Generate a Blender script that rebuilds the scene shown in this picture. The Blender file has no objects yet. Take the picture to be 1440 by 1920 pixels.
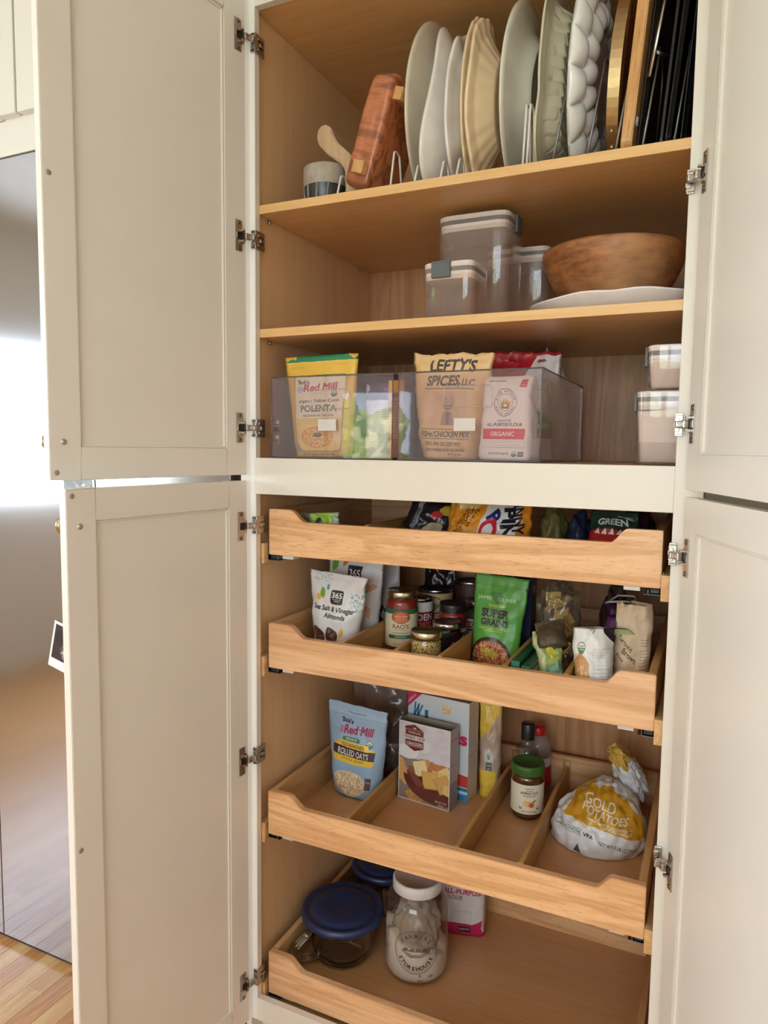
import bpy, bmesh, math, random
import numpy as np
from math import pi, sin, cos, radians, sqrt, atan2, hypot
from mathutils import Vector, Matrix, noise as mn

S = bpy.context.scene
C = S.collection
# ------------------------------------------------------------------ camera
cd = bpy.data.cameras.new('camera'); cam = bpy.data.objects.new('camera', cd); C.objects.link(cam); S.camera = cam
CP = Vector((.8967, -1.2741, 1.3009)); YAW, PIT, ROL, FPX = -.4342, -.0884, .0128, 1330.2
F_ = Vector((sin(YAW)*cos(PIT), cos(YAW)*cos(PIT), sin(PIT)))
R0 = F_.cross(Vector((0, 0, 1))).normalized(); U0 = R0.cross(F_)
R_ = cos(ROL)*R0 + sin(ROL)*U0; U_ = -sin(ROL)*R0 + cos(ROL)*U0
m = Matrix.Identity(4)
for i in range(3):
    m[i][0], m[i][1], m[i][2], m[i][3] = R_[i], U_[i], -F_[i], CP[i]
cam.matrix_world = m
cd.sensor_fit = 'VERTICAL'; cd.sensor_height = 24; cd.lens = 24*FPX/1920; cd.clip_start = .02
# ------------------------------------------------------------------ world, light, exposure
w = bpy.data.worlds.new('world'); S.world = w; w.use_nodes = True
bg = w.node_tree.nodes['Background']; bg.inputs[0].default_value = (.78, .88, 1, 1); bg.inputs[1].default_value = 7.0
def area(name, loc, rot, sx, sy, power, col, spread=pi):
    l = bpy.data.lights.new(name, 'AREA'); l.shape = 'RECTANGLE'; l.size = sx; l.size_y = sy; l.energy = power; l.color = col; l.spread = spread
    o = bpy.data.objects.new(name, l); C.objects.link(o); o.location = loc; o.rotation_euler = rot; return o
area('window_daylight', (-3.2, -1.9, 1.43), (0, -pi/2, 0), 1.15, 2.5, 135, (.74, .86, 1))
area('front_window_daylight', (.9, -4.15, 1.6), (pi/2, 0, 0), 2.2, 1.6, 60, (.90, .95, 1))
area('ceiling_lamp_light', (.1, -1.9, 2.52), (0, 0, 0), 1.6, 1.2, 10, (1, .88, .76))
sun = bpy.data.lights.new('sun', 'SUN'); sun.energy = 28; sun.angle = .02; sun.color = (1, .95, .85)
so = bpy.data.objects.new('sun', sun); C.objects.link(so); so.rotation_euler = (radians(-40), radians(8), 0)
vs = S.view_settings; vs.view_transform = 'Standard'; vs.look = 'None'; vs.gamma = 1; vs.use_curve_mapping = False; vs.exposure = -0.15
try:
    S.cycles.max_bounces = 14; S.cycles.transparent_max_bounces = 24; S.cycles.caustics_reflective = False; S.cycles.caustics_refractive = False
    S.cycles.sample_clamp_indirect = 4
except Exception: pass

# ------------------------------------------------------------------ materials
def lin(c):
    return tuple(((v/255)/12.92 if v/255 <= .04045 else ((v/255+.055)/1.055)**2.4) for v in c)
def nodes(name):
    mt = bpy.data.materials.new(name); mt.use_nodes = True; nt = mt.node_tree
    return mt, nt, nt.nodes['Principled BSDF']
def N(nt, t, **k):
    n = nt.nodes.new(t)
    for a, b in k.items(): setattr(n, a, b)
    return n
def coords(nt, sc=(1, 1, 1), rot=(0, 0, 0)):
    tc = N(nt, 'ShaderNodeTexCoord'); mp = N(nt, 'ShaderNodeMapping'); mp.inputs['Scale'].default_value = sc; mp.inputs['Rotation'].default_value = rot
    nt.links.new(tc.outputs['Object'], mp.inputs[0]); return mp.outputs[0]
_mc = {}
def mat(name, rgb, rough=.5, metal=0, bump=(60, .15), var=.06, coat=0, spec=.5, trans=0, sss=0):
    if name in _mc: return _mc[name]
    mt, nt, b = nodes(name); L = nt.links.new
    c = lin(rgb); b.inputs['Roughness'].default_value = rough; b.inputs['Metallic'].default_value = metal
    b.inputs['Coat Weight'].default_value = coat; b.inputs['Specular IOR Level'].default_value = spec
    b.inputs['Transmission Weight'].default_value = trans
    v = coords(nt); nz = N(nt, 'ShaderNodeTexNoise'); nz.inputs['Scale'].default_value = bump[0]; nz.inputs['Detail'].default_value = 4; L(v, nz.inputs['Vector'])
    cr = N(nt, 'ShaderNodeValToRGB'); cr.color_ramp.elements[0].position = .3; cr.color_ramp.elements[1].position = .7
    cr.color_ramp.elements[0].color = (*[x*(1-var) for x in c], 1); cr.color_ramp.elements[1].color = (*[min(1, x*(1+var)) for x in c], 1)
    L(nz.outputs['Fac'], cr.inputs[0]); L(cr.outputs[0], b.inputs['Base Color'])
    if bump[1]:
        bp = N(nt, 'ShaderNodeBump'); bp.inputs['Strength'].default_value = bump[1]; bp.inputs['Distance'].default_value = .001
        L(nz.outputs['Fac'], bp.inputs['Height']); L(bp.outputs[0], b.inputs['Normal'])
    _mc[name] = mt; return mt
def wood(name, a, b_, axis=0, rough=.42, fine=1.0, ring=.5, pores=.35, porecol=(120, 75, 40), seed=0, coat=.1):
    """grain stretched along an axis: broad figure + fine streaks + short dark pores"""
    if name in _mc: return _mc[name]
    mt, nt, b = nodes(name); L = nt.links.new
    def sc(l, s):
        v = [s, s, s]; v[axis] = l; return tuple(v)
    tc = N(nt, 'ShaderNodeTexCoord')
    def mapped(s, off=0):
        mp = N(nt, 'ShaderNodeMapping'); mp.inputs['Scale'].default_value = s; mp.inputs['Location'].default_value = (seed+off, seed*1.7+off, seed*.6)
        L(tc.outputs['Object'], mp.inputs[0]); return mp.outputs[0]
    n1 = N(nt, 'ShaderNodeTexNoise'); n1.inputs['Scale'].default_value = 1; n1.inputs['Detail'].default_value = 3; n1.inputs['Distortion'].default_value = 1.2; L(mapped(sc(1.6*fine, 14*fine)), n1.inputs['Vector'])
    wv = N(nt, 'ShaderNodeMath', operation='MULTIPLY'); wv.inputs[1].default_value = 26; L(n1.outputs['Fac'], wv.inputs[0])
    sn = N(nt, 'ShaderNodeMath', operation='SINE'); L(wv.outputs[0], sn.inputs[0])
    s2 = N(nt, 'ShaderNodeMath', operation='MULTIPLY_ADD'); s2.inputs[1].default_value = .5*ring; s2.inputs[2].default_value = .5; L(sn.outputs[0], s2.inputs[0])
    n2 = N(nt, 'ShaderNodeTexNoise'); n2.inputs['Scale'].default_value = 1; n2.inputs['Detail'].default_value = 6; L(mapped(sc(5*fine, 160*fine), 3), n2.inputs['Vector'])
    mx = N(nt, 'ShaderNodeMix'); mx.inputs[0].default_value = .55; L(s2.outputs[0], mx.inputs[2]); L(n2.outputs['Fac'], mx.inputs[3])
    cr = N(nt, 'ShaderNodeValToRGB'); cr.color_ramp.elements[0].position = .3; cr.color_ramp.elements[1].position = .68
    cr.color_ramp.elements[0].color = (*lin(b_), 1); cr.color_ramp.elements[1].color = (*lin(a), 1); L(mx.outputs[0], cr.inputs[0])
    n3 = N(nt, 'ShaderNodeTexNoise'); n3.inputs['Scale'].default_value = 1; n3.inputs['Detail'].default_value = 2; L(mapped(sc(38*fine, 420*fine), 7), n3.inputs['Vector'])
    c3 = N(nt, 'ShaderNodeValToRGB'); c3.color_ramp.elements[0].position = .60; c3.color_ramp.elements[1].position = .68
    c3.color_ramp.elements[1].color = (pores, pores, pores, 1); L(n3.outputs['Fac'], c3.inputs[0])
    m3 = N(nt, 'ShaderNodeMix', data_type='RGBA'); L(c3.outputs[0], m3.inputs[0]); L(cr.outputs[0], m3.inputs[6]); m3.inputs[7].default_value = (*lin(porecol), 1)
    L(m3.outputs[2], b.inputs['Base Color']); b.inputs['Roughness'].default_value = rough; b.inputs['Coat Weight'].default_value = coat; b.inputs['Coat Roughness'].default_value = .3
    bp = N(nt, 'ShaderNodeBump'); bp.inputs['Strength'].default_value = .12; bp.inputs['Distance'].default_value = .0006; L(n2.outputs['Fac'], bp.inputs['Height']); L(bp.outputs[0], b.inputs['Normal'])
    _mc[name] = mt; return mt
def clear(name, tint=(250, 250, 250), rough=.03, ior=1.45, haze=0, hazecol=(200, 200, 200), bump=0, bscale=30):
    """thin clear plastic or glass: see-through with a Fresnel reflection and an optional milky haze"""
    if name in _mc: return _mc[name]
    mt = bpy.data.materials.new(name); mt.use_nodes = True; nt = mt.node_tree; nt.nodes.clear(); L = nt.links.new
    out = N(nt, 'ShaderNodeOutputMaterial'); tr = N(nt, 'ShaderNodeBsdfTransparent'); tr.inputs[0].default_value = (*lin(tint), 1)
    gl = N(nt, 'ShaderNodeBsdfGlossy'); gl.inputs['Roughness'].default_value = rough; gl.inputs[0].default_value = (1, 1, 1, 1)
    lw = N(nt, 'ShaderNodeLayerWeight'); lw.inputs[0].default_value = .5
    pw = N(nt, 'ShaderNodeMath', operation='POWER'); L(lw.outputs['Facing'], pw.inputs[0]); pw.inputs[1].default_value = 4
    fr = N(nt, 'ShaderNodeMath', operation='MULTIPLY_ADD'); L(pw.outputs[0], fr.inputs[0]); f0 = ((ior-1)/(ior+1))**2; fr.inputs[1].default_value = .85; fr.inputs[2].default_value = f0; fr.use_clamp = True
    mx = N(nt, 'ShaderNodeMixShader'); L(fr.outputs[0], mx.inputs[0]); last = tr.outputs[0]
    if haze:
        df = N(nt, 'ShaderNodeBsdfDiffuse'); df.inputs[0].default_value = (*lin(hazecol), 1); mh = N(nt, 'ShaderNodeMixShader'); mh.inputs[0].default_value = haze
        L(tr.outputs[0], mh.inputs[1]); L(df.outputs[0], mh.inputs[2]); last = mh.outputs[0]
    L(last, mx.inputs[1]); L(gl.outputs[0], mx.inputs[2]); L(mx.outputs[0], out.inputs[0])
    v = coords(nt); nz = N(nt, 'ShaderNodeTexNoise'); nz.inputs['Scale'].default_value = bscale; nz.inputs['Detail'].default_value = 3; L(v, nz.inputs['Vector'])
    bp = N(nt, 'ShaderNodeBump'); bp.inputs['Strength'].default_value = bump or .01; bp.inputs['Distance'].default_value = .004; L(nz.outputs['Fac'], bp.inputs['Height'])
    L(bp.outputs[0], gl.inputs['Normal']); L(bp.outputs[0], lw.inputs['Normal'])
    _mc[name] = mt; return mt
def speck(name, cols, scale, rough=.6, stretch=(1, 1, 1), bump=.5):
    """granular stuff (grain, mustard seed, crumbs): Voronoi cells coloured by a ramp"""
    if name in _mc: return _mc[name]
    mt, nt, b = nodes(name); L = nt.links.new
    v = coords(nt, stretch); vo = N(nt, 'ShaderNodeTexVoronoi'); vo.inputs['Scale'].default_value = scale; L(v, vo.inputs['Vector'])
    sp = N(nt, 'ShaderNodeSeparateColor'); L(vo.outputs['Color'], sp.inputs[0])
    cr = N(nt, 'ShaderNodeValToRGB'); r = cr.color_ramp; r.interpolation = 'CONSTANT'
    while len(r.elements) < len(cols): r.elements.new(.5)
    for i, c in enumerate(cols): r.elements[i].position = i/len(cols); r.elements[i].color = (*lin(c), 1)
    L(sp.outputs[0], cr.inputs[0]); L(cr.outputs[0], b.inputs['Base Color']); b.inputs['Roughness'].default_value = rough
    bp = N(nt, 'ShaderNodeBump'); bp.inputs['Strength'].default_value = bump; bp.inputs['Distance'].default_value = .002; bp.invert = True
    L(vo.outputs['Distance'], bp.inputs['Height']); L(bp.outputs[0], b.inputs['Normal'])
    _mc[name] = mt; return mt

# ------------------------------------------------------------------ flat print, drawn by the script
_glyph = {}
def outline(s, bold=0, spacing=1):
    k = (s, bold, spacing)
    if k in _glyph: return _glyph[k]
    cu = bpy.data.curves.new('t', 'FONT'); cu.body = s; cu.size = 1; cu.resolution_u = 3; cu.offset = bold; cu.space_character = spacing
    ob = bpy.data.objects.new('t', cu); C.objects.link(ob); bpy.context.view_layer.update()
    me = bpy.data.meshes.new_from_object(ob.evaluated_get(bpy.context.evaluated_depsgraph_get()))
    cnt = {}
    for p in me.polygons:
        for e in p.edge_keys: cnt[e] = cnt.get(e, 0)+1
    co = np.array([v.co[:2] for v in me.vertices]) if me.vertices else np.zeros((0, 2))
    ed = np.array([e for e, n in cnt.items() if n == 1], int).reshape(-1, 2)
    bpy.data.objects.remove(ob); bpy.data.curves.remove(cu); bpy.data.meshes.remove(me)
    r = np.stack([co[ed[:, 0]], co[ed[:, 1]]], 1) if len(ed) else np.zeros((0, 2, 2))
    _glyph[k] = r; return r
class Art:
    def __init__(s, w, h, bg, ss=2):
        s.w, s.h, s.ss = w, h, ss; s.a = np.empty((h*ss, w*ss, 3), np.float32); s.a[:] = bg; s.rng = np.random.default_rng(w*7+h)
    def fill(s, E, col, alpha=1):
        """even-odd fill of edges E (n,2,2) in pixel units"""
        if len(E) == 0: return s
        E = E*s.ss; H, W = s.a.shape[:2]
        x0 = int(max(0, np.floor(E[..., 0].min())-1)); x1 = int(min(W, np.ceil(E[..., 0].max())+2)); y0 = int(max(0, np.floor(E[..., 1].min())-1)); y1 = int(min(H, np.ceil(E[..., 1].max())+2))
        if x1 <= x0 or y1 <= y0: return s
        T = np.zeros((y1-y0, x1-x0+1), np.int32)
        a, b = E[:, 0], E[:, 1]; sw = a[:, 1] > b[:, 1]; lo = np.where(sw[:, None], b, a); hi = np.where(sw[:, None], a, b)
        ra = np.ceil(lo[:, 1]-.5).astype(int); rb = np.ceil(hi[:, 1]-.5).astype(int)
        ra = np.clip(ra, y0, y1); rb = np.clip(rb, y0, y1); n = rb-ra; ok = n > 0; lo, hi, ra, n = lo[ok], hi[ok], ra[ok], n[ok]
        if len(n) == 0: return s
        idx = np.repeat(np.arange(len(n)), n); off = np.arange(n.sum())-np.repeat(np.cumsum(n)-n, n); rows = ra[idx]+off
        t = (rows+.5-lo[idx, 1])/(hi[idx, 1]-lo[idx, 1]); xs = lo[idx, 0]+t*(hi[idx, 0]-lo[idx, 0])
        xi = np.clip(np.ceil(xs-.5).astype(int)-x0, 0, x1-x0); np.add.at(T, (rows-y0, xi), 1)
        M = (np.cumsum(T, 1)[:, :x1-x0] & 1).astype(bool)
        R = s.a[y0:y1, x0:x1]; R[M] = R[M]*(1-alpha)+np.array(col, np.float32)*alpha; return s
    def poly(s, pts, col, alpha=1):
        p = np.array(pts, float); return s.fill(np.stack([p, np.roll(p, -1, 0)], 1), col, alpha)
    def rect(s, x, y, w, h, col, alpha=1, r=0):
        if not r: return s.poly([(x, y), (x+w, y), (x+w, y+h), (x, y+h)], col, alpha)
        P = []
        for cx, cy, a0 in ((x+w-r, y+r, -90), (x+w-r, y+h-r, 0), (x+r, y+h-r, 90), (x+r, y+r, 180)):
            for k in range(7): t = radians(a0+15*k); P.append((cx+r*cos(t), cy+r*sin(t)))
        return s.poly(P, col, alpha)
    def frame(s, x, y, w, h, t, col, r=0):
        a = Art.__new__(Art)
        for q in ((x, y, w, t), (x, y+h-t, w, t), (x, y, t, h), (x+w-t, y, t, h)): s.rect(*q, col)
        return s
    def ell(s, cx, cy, rx, ry, col, alpha=1, rot=0, n=40, a0=0, a1=360):
        P = []
        for k in range(n+1):
            t = radians(a0+(a1-a0)*k/n); x, y = rx*cos(t), ry*sin(t); P.append((cx+x*cos(rot)-y*sin(rot), cy+x*sin(rot)+y*cos(rot)))
        return s.poly(P, col, alpha)
    def ring(s, cx, cy, r, t, col, a0=0, a1=360):
        n = 48; P = [(cx+r*cos(radians(a0+(a1-a0)*k/n)), cy+r*sin(radians(a0+(a1-a0)*k/n))) for k in range(n+1)]
        Q = [(cx+(r-t)*cos(radians(a0+(a1-a0)*k/n)), cy+(r-t)*sin(radians(a0+(a1-a0)*k/n))) for k in range(n+1)]
        return s.poly(P+Q[::-1], col)
    def line(s, x0, y0, x1, y1, t, col, alpha=1):
        d = hypot(x1-x0, y1-y0) or 1; nx, ny = -(y1-y0)/d*t/2, (x1-x0)/d*t/2
        return s.poly([(x0+nx, y0+ny), (x1+nx, y1+ny), (x1-nx, y1-ny), (x0-nx, y0-ny)], col, alpha)
    def leaf(s, x, y, L, wd, rot, col):
        P = [(t*L, wd*sin(pi*t)**.8) for t in np.linspace(0, 1, 12)]+[(t*L, -wd*sin(pi*t)**.8) for t in np.linspace(1, 0, 12)]
        return s.poly([(x+a*cos(rot)-b*sin(rot), y+a*sin(rot)+b*cos(rot)) for a, b in P], col)
    def text(s, t, x, y, size, col, w=None, bold=.015, shear=0, rot=0, al='c', alpha=1, sx=1, spacing=1, serif=0):
        """baseline at y, cap height ~ size; w squeezes to a width"""
        E = outline(t, bold, spacing)
        if len(E) == 0: return s
        E = E*(size/.73); x0, x1 = E[..., 0].min(), E[..., 0].max(); W = x1-x0; E = E.copy(); E[..., 0] -= x0
        k = (w/W) if w else sx; E[..., 0] *= k; W *= k; E[..., 0] += shear*E[..., 1]
        if al == 'c': E[..., 0] -= W/2
        if al == 'r': E[..., 0] -= W
        X = x+E[..., 0]*cos(rot)+E[..., 1]*sin(rot); Y = y+E[..., 0]*sin(rot)-E[..., 1]*cos(rot)
        return s.fill(np.stack([X, Y], -1), col, alpha)
    def arc(s, t, cx, cy, r, size, col, a0, a1, bottom=False, bold=.015):
        n = len(t)
        for i, ch in enumerate(t):
            if ch == ' ': continue
            a = radians(a0+(a1-a0)*(i+.5)/n); x, y = cx+r*cos(a), cy+r*sin(a)
            s.text(ch, x, y, size, col, bold=bold, rot=(a-pi/2 if bottom else a+pi/2))
        return s
    def lines(s, x, y, w, n, dy, col, t=1.2, rag=.2, alpha=.8):
        """rows of print too small to read"""
        for k in range(n):
            ww = w*(1-s.rng.random()*rag); xx = x
            while xx < x+ww:
                q = 3+s.rng.random()*9; s.rect(xx, y+k*dy, min(q, x+ww-xx), t*(.7+.5*s.rng.random()), col, alpha); xx += q+2
        return s
    def dots(s, x, y, w, h, n, r, cols, el=1):
        for k in range(n):
            c = cols[int(s.rng.random()*len(cols))]; rr = r*(.6+.8*s.rng.random()); s.ell(x+s.rng.random()*w, y+s.rng.random()*h, rr, rr*el, c, n=9, rot=s.rng.random()*3)
        return s
    def blob(s, cx, cy, rx, ry, n, r, cols, el=.6):
        for k in range(n):
            a, q = s.rng.random()*2*pi, sqrt(s.rng.random()); c = cols[int(s.rng.random()*len(cols))]; rr = r*(.6+.8*s.rng.random())
            s.ell(cx+rx*q*cos(a), cy+ry*q*sin(a), rr, rr*el, c, n=9, rot=s.rng.random()*3)
        return s
    def usda(s, cx, cy, r):
        s.ell(cx, cy, r, r, (240, 240, 235)); s.ring(cx, cy, r, r*.14, (70, 90, 70)); s.ell(cx, cy, r*.85, r*.85, (60, 110, 70), a0=0, a1=180); s.text('USDA', cx, cy-r*.1, r*.42, (60, 80, 60), w=r*1.3); s.text('ORGANIC', cx, cy+r*.4, r*.25, (235, 235, 225), w=r*1.2); return s
    def image(s, name):
        H, W = s.h, s.w; a = s.a.reshape(H, s.ss, W, s.ss, 3).mean((1, 3)); im = bpy.data.images.new(name, W, H)
        px = np.ones((H, W, 4), np.float32); px[..., :3] = a[::-1]/255; im.pixels.foreach_set(px.ravel()); im.pack(); return im
def print_mat(name, art, rough=.45, bump=(40, .25), metal=0, coat=0):
    mt, nt, b = nodes(name); L = nt.links.new
    im = N(nt, 'ShaderNodeTexImage'); im.image = art.image(name) if isinstance(art, Art) else art; im.extension = 'EXTEND'
    uv = N(nt, 'ShaderNodeTexCoord'); L(uv.outputs['UV'], im.inputs[0]); L(im.outputs[0], b.inputs['Base Color'])
    v = coords(nt); nz = N(nt, 'ShaderNodeTexNoise'); nz.inputs['Scale'].default_value = bump[0]; nz.inputs['Detail'].default_value = 3; L(v, nz.inputs['Vector'])
    bp = N(nt, 'ShaderNodeBump'); bp.inputs['Strength'].default_value = bump[1]; bp.inputs['Distance'].default_value = .003; L(nz.outputs['Fac'], bp.inputs['Height']); L(bp.outputs[0], b.inputs['Normal'])
    b.inputs['Roughness'].default_value = rough; b.inputs['Metallic'].default_value = metal; b.inputs['Coat Weight'].default_value = coat
    return mt

# ------------------------------------------------------------------ objects
def thing(name, label, cat, loc=(0, 0, 0), rot=(0, 0, 0), group=None):
    o = bpy.data.objects.new(name, None); C.objects.link(o); o.location = loc; o.rotation_euler = rot; o.empty_display_size = .02
    o['label'] = label; o['category'] = cat
    if group: o['group'] = group
    return o
def link(name, me, mats, parent=None, label=None, loc=None, rot=None, kind=None, smooth=False):
    if not isinstance(mats, (list, tuple)): mats = [mats]
    for mm in mats:
        if mm.name not in [q.name for q in me.materials if q]: me.materials.append(mm)
    if smooth: me.polygons.foreach_set('use_smooth', [True]*len(me.polygons))
    o = bpy.data.objects.new(name, me); C.objects.link(o)
    if parent: o.parent = parent
    if label: o['label'] = label
    if kind: o['kind'] = kind
    if loc: o.location = loc
    if rot: o.rotation_euler = rot
    return o
def mesh(name, v, f, uv=None, mi=None):
    me = bpy.data.meshes.new(name); me.from_pydata([tuple(p) for p in v], [], [tuple(q) for q in f]); 
    if uv is not None:
        l = me.uv_layers.new(name='UVMap')
        for p in me.polygons:
            for li in p.loop_indices: l.data[li].uv = uv(p.index, me.loops[li].vertex_index) if callable(uv) else uv[me.loops[li].vertex_index]
    if mi is not None:
        for p, k in zip(me.polygons, mi): p.material_index = k
    me.update(); return me
def fin(bm, name, bevel=0, seg=1, rec=True):
    if bevel: bmesh.ops.bevel(bm, geom=bm.edges[:], offset=bevel, segments=seg, affect='EDGES', profile=.5, clamp_overlap=True)
    if rec: bmesh.ops.recalc_face_normals(bm, faces=bm.faces[:])
    me = bpy.data.meshes.new(name); bm.to_mesh(me); bm.free(); return me
def addbox(bm, x0, x1, y0, y1, z0, z1, M=None):
    vs_ = [bm.verts.new((x, y, z)) for x in (x0, x1) for y in (y0, y1) for z in (z0, z1)]
    for q in ((0, 1, 3, 2), (4, 6, 7, 5), (0, 4, 5, 1), (2, 3, 7, 6), (0, 2, 6, 4), (1, 5, 7, 3)): bm.faces.new([vs_[i] for i in q])
    if M is not None:
        for v in vs_: v.co = M @ v.co
    return vs_
def box(name, x0, x1, y0, y1, z0, z1, mt, parent=None, bevel=.0008, **k):
    bm = bmesh.new(); addbox(bm, x0, x1, y0, y1, z0, z1); return link(name, fin(bm, name, bevel), mt, parent, **k)
def prism(name, pts, y0, y1, mt, parent=None, bevel=0, plane='xz', **k):
    """extrude an outline: 'xz' along y, 'yz' along x, 'xy' along z"""
    bm = bmesh.new()
    def P(a, b, t): return (a, t, b) if plane == 'xz' else ((t, a, b) if plane == 'yz' else (a, b, t))
    A = [bm.verts.new(P(a, b, y0)) for a, b in pts]; B = [bm.verts.new(P(a, b, y1)) for a, b in pts]
    bm.faces.new(A); bm.faces.new(B[::-1]); n = len(pts)
    for i in range(n): bm.faces.new((A[i], B[i], B[(i+1) % n], A[(i+1) % n]))
    bmesh.ops.recalc_face_normals(bm, faces=bm.faces[:])
    if bevel: bmesh.ops.bevel(bm, geom=[e for e in bm.edges if e.calc_face_angle(0) > .6], offset=bevel, segments=2, affect='EDGES', clamp_overlap=True)
    return link(name, fin(bm, name), mt, parent, **k)
def lathe_mesh(name, prof, n=40, uvh=None, a0=0, a1=2*pi, jitter=0, sx=1, sy=1):
    full = abs(a1-a0-2*pi) < 1e-6; m_ = n if full else n+1; V = []; Fc = []; UV = []
    zs = [p[1] for p in prof]; zl, zh = min(zs), max(zs)
    for (r, z) in prof:
        for k in range(m_):
            a = a0+(a1-a0)*k/n; V.append((r*sx*cos(a), r*sy*sin(a), z)); UV.append((k/n, (z-zl)/max(1e-6, zh-zl)))
    for i in range(len(prof)-1):
        for k in range(n):
            k2 = (k+1) % m_; Fc.append((i*m_+k, i*m_+k2, (i+1)*m_+k2, (i+1)*m_+k))
    me = mesh(name, V, Fc, UV)
    bm = bmesh.new(); bm.from_mesh(me); bmesh.ops.remove_doubles(bm, verts=bm.verts[:], dist=1e-6)
    if full: bmesh.ops.recalc_face_normals(bm, faces=bm.faces[:])
    bm.to_mesh(me); bm.free(); return me
def lathe(name, prof, mt, parent=None, n=40, **k):
    kk = {q: k.pop(q) for q in ('a0', 'a1', 'sx', 'sy') if q in k}
    return link(name, lathe_mesh(name, prof, n, **kk), mt, parent, smooth=True, **k)
def tube(name, paths, r, mt, parent=None, n=8, closed=False, **k):
    bm = bmesh.new()
    for path in paths:
        P = [Vector(p) for p in path]; rings = []; up = None
        for i, p in enumerate(P):
            t = ((P[(i+1) % len(P)] if closed or i < len(P)-1 else p)-(P[i-1] if closed or i > 0 else p)).normalized()
            if up is None: up = t.orthogonal().normalized()
            up = (up-t*up.dot(t)).normalized(); bn = t.cross(up); rr = r if not callable(r) else r(i/(len(P)-1))
            rings.append([bm.verts.new(p+rr*(cos(2*pi*j/n)*up+sin(2*pi*j/n)*bn)) for j in range(n)])
        m_ = len(rings)
        for i in range(m_ if closed else m_-1):
            a, b = rings[i], rings[(i+1) % m_]
            for j in range(n): bm.faces.new((a[j], a[(j+1) % n], b[(j+1) % n], b[j]))
        if not closed: bm.faces.new(rings[0][::-1]); bm.faces.new(rings[-1])
    return link(name, fin(bm, name), mt, parent, smooth=True, **k)
def fb(x, y, z, s=1.0, o=3):
    return mn.fractal(Vector((x*s, y*s, z*s)), 1.0, 2.0, o)
def superloop(w, d, p, n):
    """points of a rounded rectangle, evenly spread, front-left first: front -> right -> back -> left"""
    out = []; q = n//4
    for k in range(n):
        side, i = divmod(k, q); e = -1+2*i/q; L_ = (abs(e)**p+1)**(1/p); a, b = e/L_, -1/L_
        x, y = ((a, b), (-b, a), (-a, -b), (b, -a))[min(side, 3)]; out.append((w/2*x, d/2*y))
    return out
def pouch(name, w, h, d, front, side, parent, wt=1.0, wb=1.0, waist=0, crump=.003, cs=25, bulge=.42, seal=.08, n=26, m_=34, seed=0, lean=0, foldx=0, topwave=.002, warp=None, label=None, flat=False, closed=True):
    """stand-up bag: flat sealed top, filled belly, gusseted foot; print on the front by UV"""
    V = []; UV = []; Fc = []; MI = []; ring = 2*n
    for j in range(m_+1):
        v = j/m_; W = w*(wb+(wt-wb)*v)*(1-waist*sin(pi*min(1, v/.95))**2)
        body = max(0.0, 1-v/(1-seal)) if v < 1-seal else 0
        T = d*.5*(body**.55)*(1 if not flat else .5)*(1+bulge*sin(pi*min(1, v*1.25)))/(1+bulge*.5); T = max(T, .0006)
        for k in range(ring):
            side_ = 0 if k < n else 1; u = k/n if side_ == 0 else 1-(k-n)/n
            e = 5-3*v if v < .5 else 3.5-1.6*(v-.5)*2; pr = max(0, 1-abs(2*u-1)**e)**.8
            x = (u-.5)*W; y = (-1 if side_ == 0 else 1)*T*pr; z = v*h
            am = crump*(1 if v < 1-seal else .35)
            q = fb(x+seed, z+seed*.3, (0 if side_ == 0 else 5), cs); q2 = fb(x*1.3+seed, z*.6+7, 3, cs*2.4)
            y += am*q*(1 if pr > 0.02 else .2)+am*.4*q2; x += am*.6*fb(z+seed, u*.05, 2, cs); z += topwave*fb(x+seed, 0, 1, 30)*v**4
            y += lean*v*v*h
            if warp: x, y, z = warp(x, y, z, u, v)
            V.append((x, y, z)); UV.append((u, v))
    for j in range(m_):
        for k in range(ring):
            k2 = (k+1) % ring; Fc.append((j*ring+k, j*ring+k2, (j+1)*ring+k2, (j+1)*ring+k)); MI.append(0 if k < n else 1)
    V.append((0, 0, .001)); UV.append((.5, 0)); cidx = len(V)-1
    for k in range(ring): Fc.append((cidx, (k+1) % ring, k)); MI.append(1)
    t0 = m_*ring
    if closed:
        for k in range(n):
            a, b = t0+k, t0+k+1; c_, d_ = t0+(2*n-k-1), t0+(2*n-k)
            Fc.append((a, b, c_) if k == 0 else ((a, b, d_) if k == n-1 else (a, b, c_, d_))); MI.append(1)
    me = mesh(name, V, Fc, UV, MI); me.materials.append(front); me.materials.append(side)
    return link(name, me, [front, side], parent, smooth=True, label=label)
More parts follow.
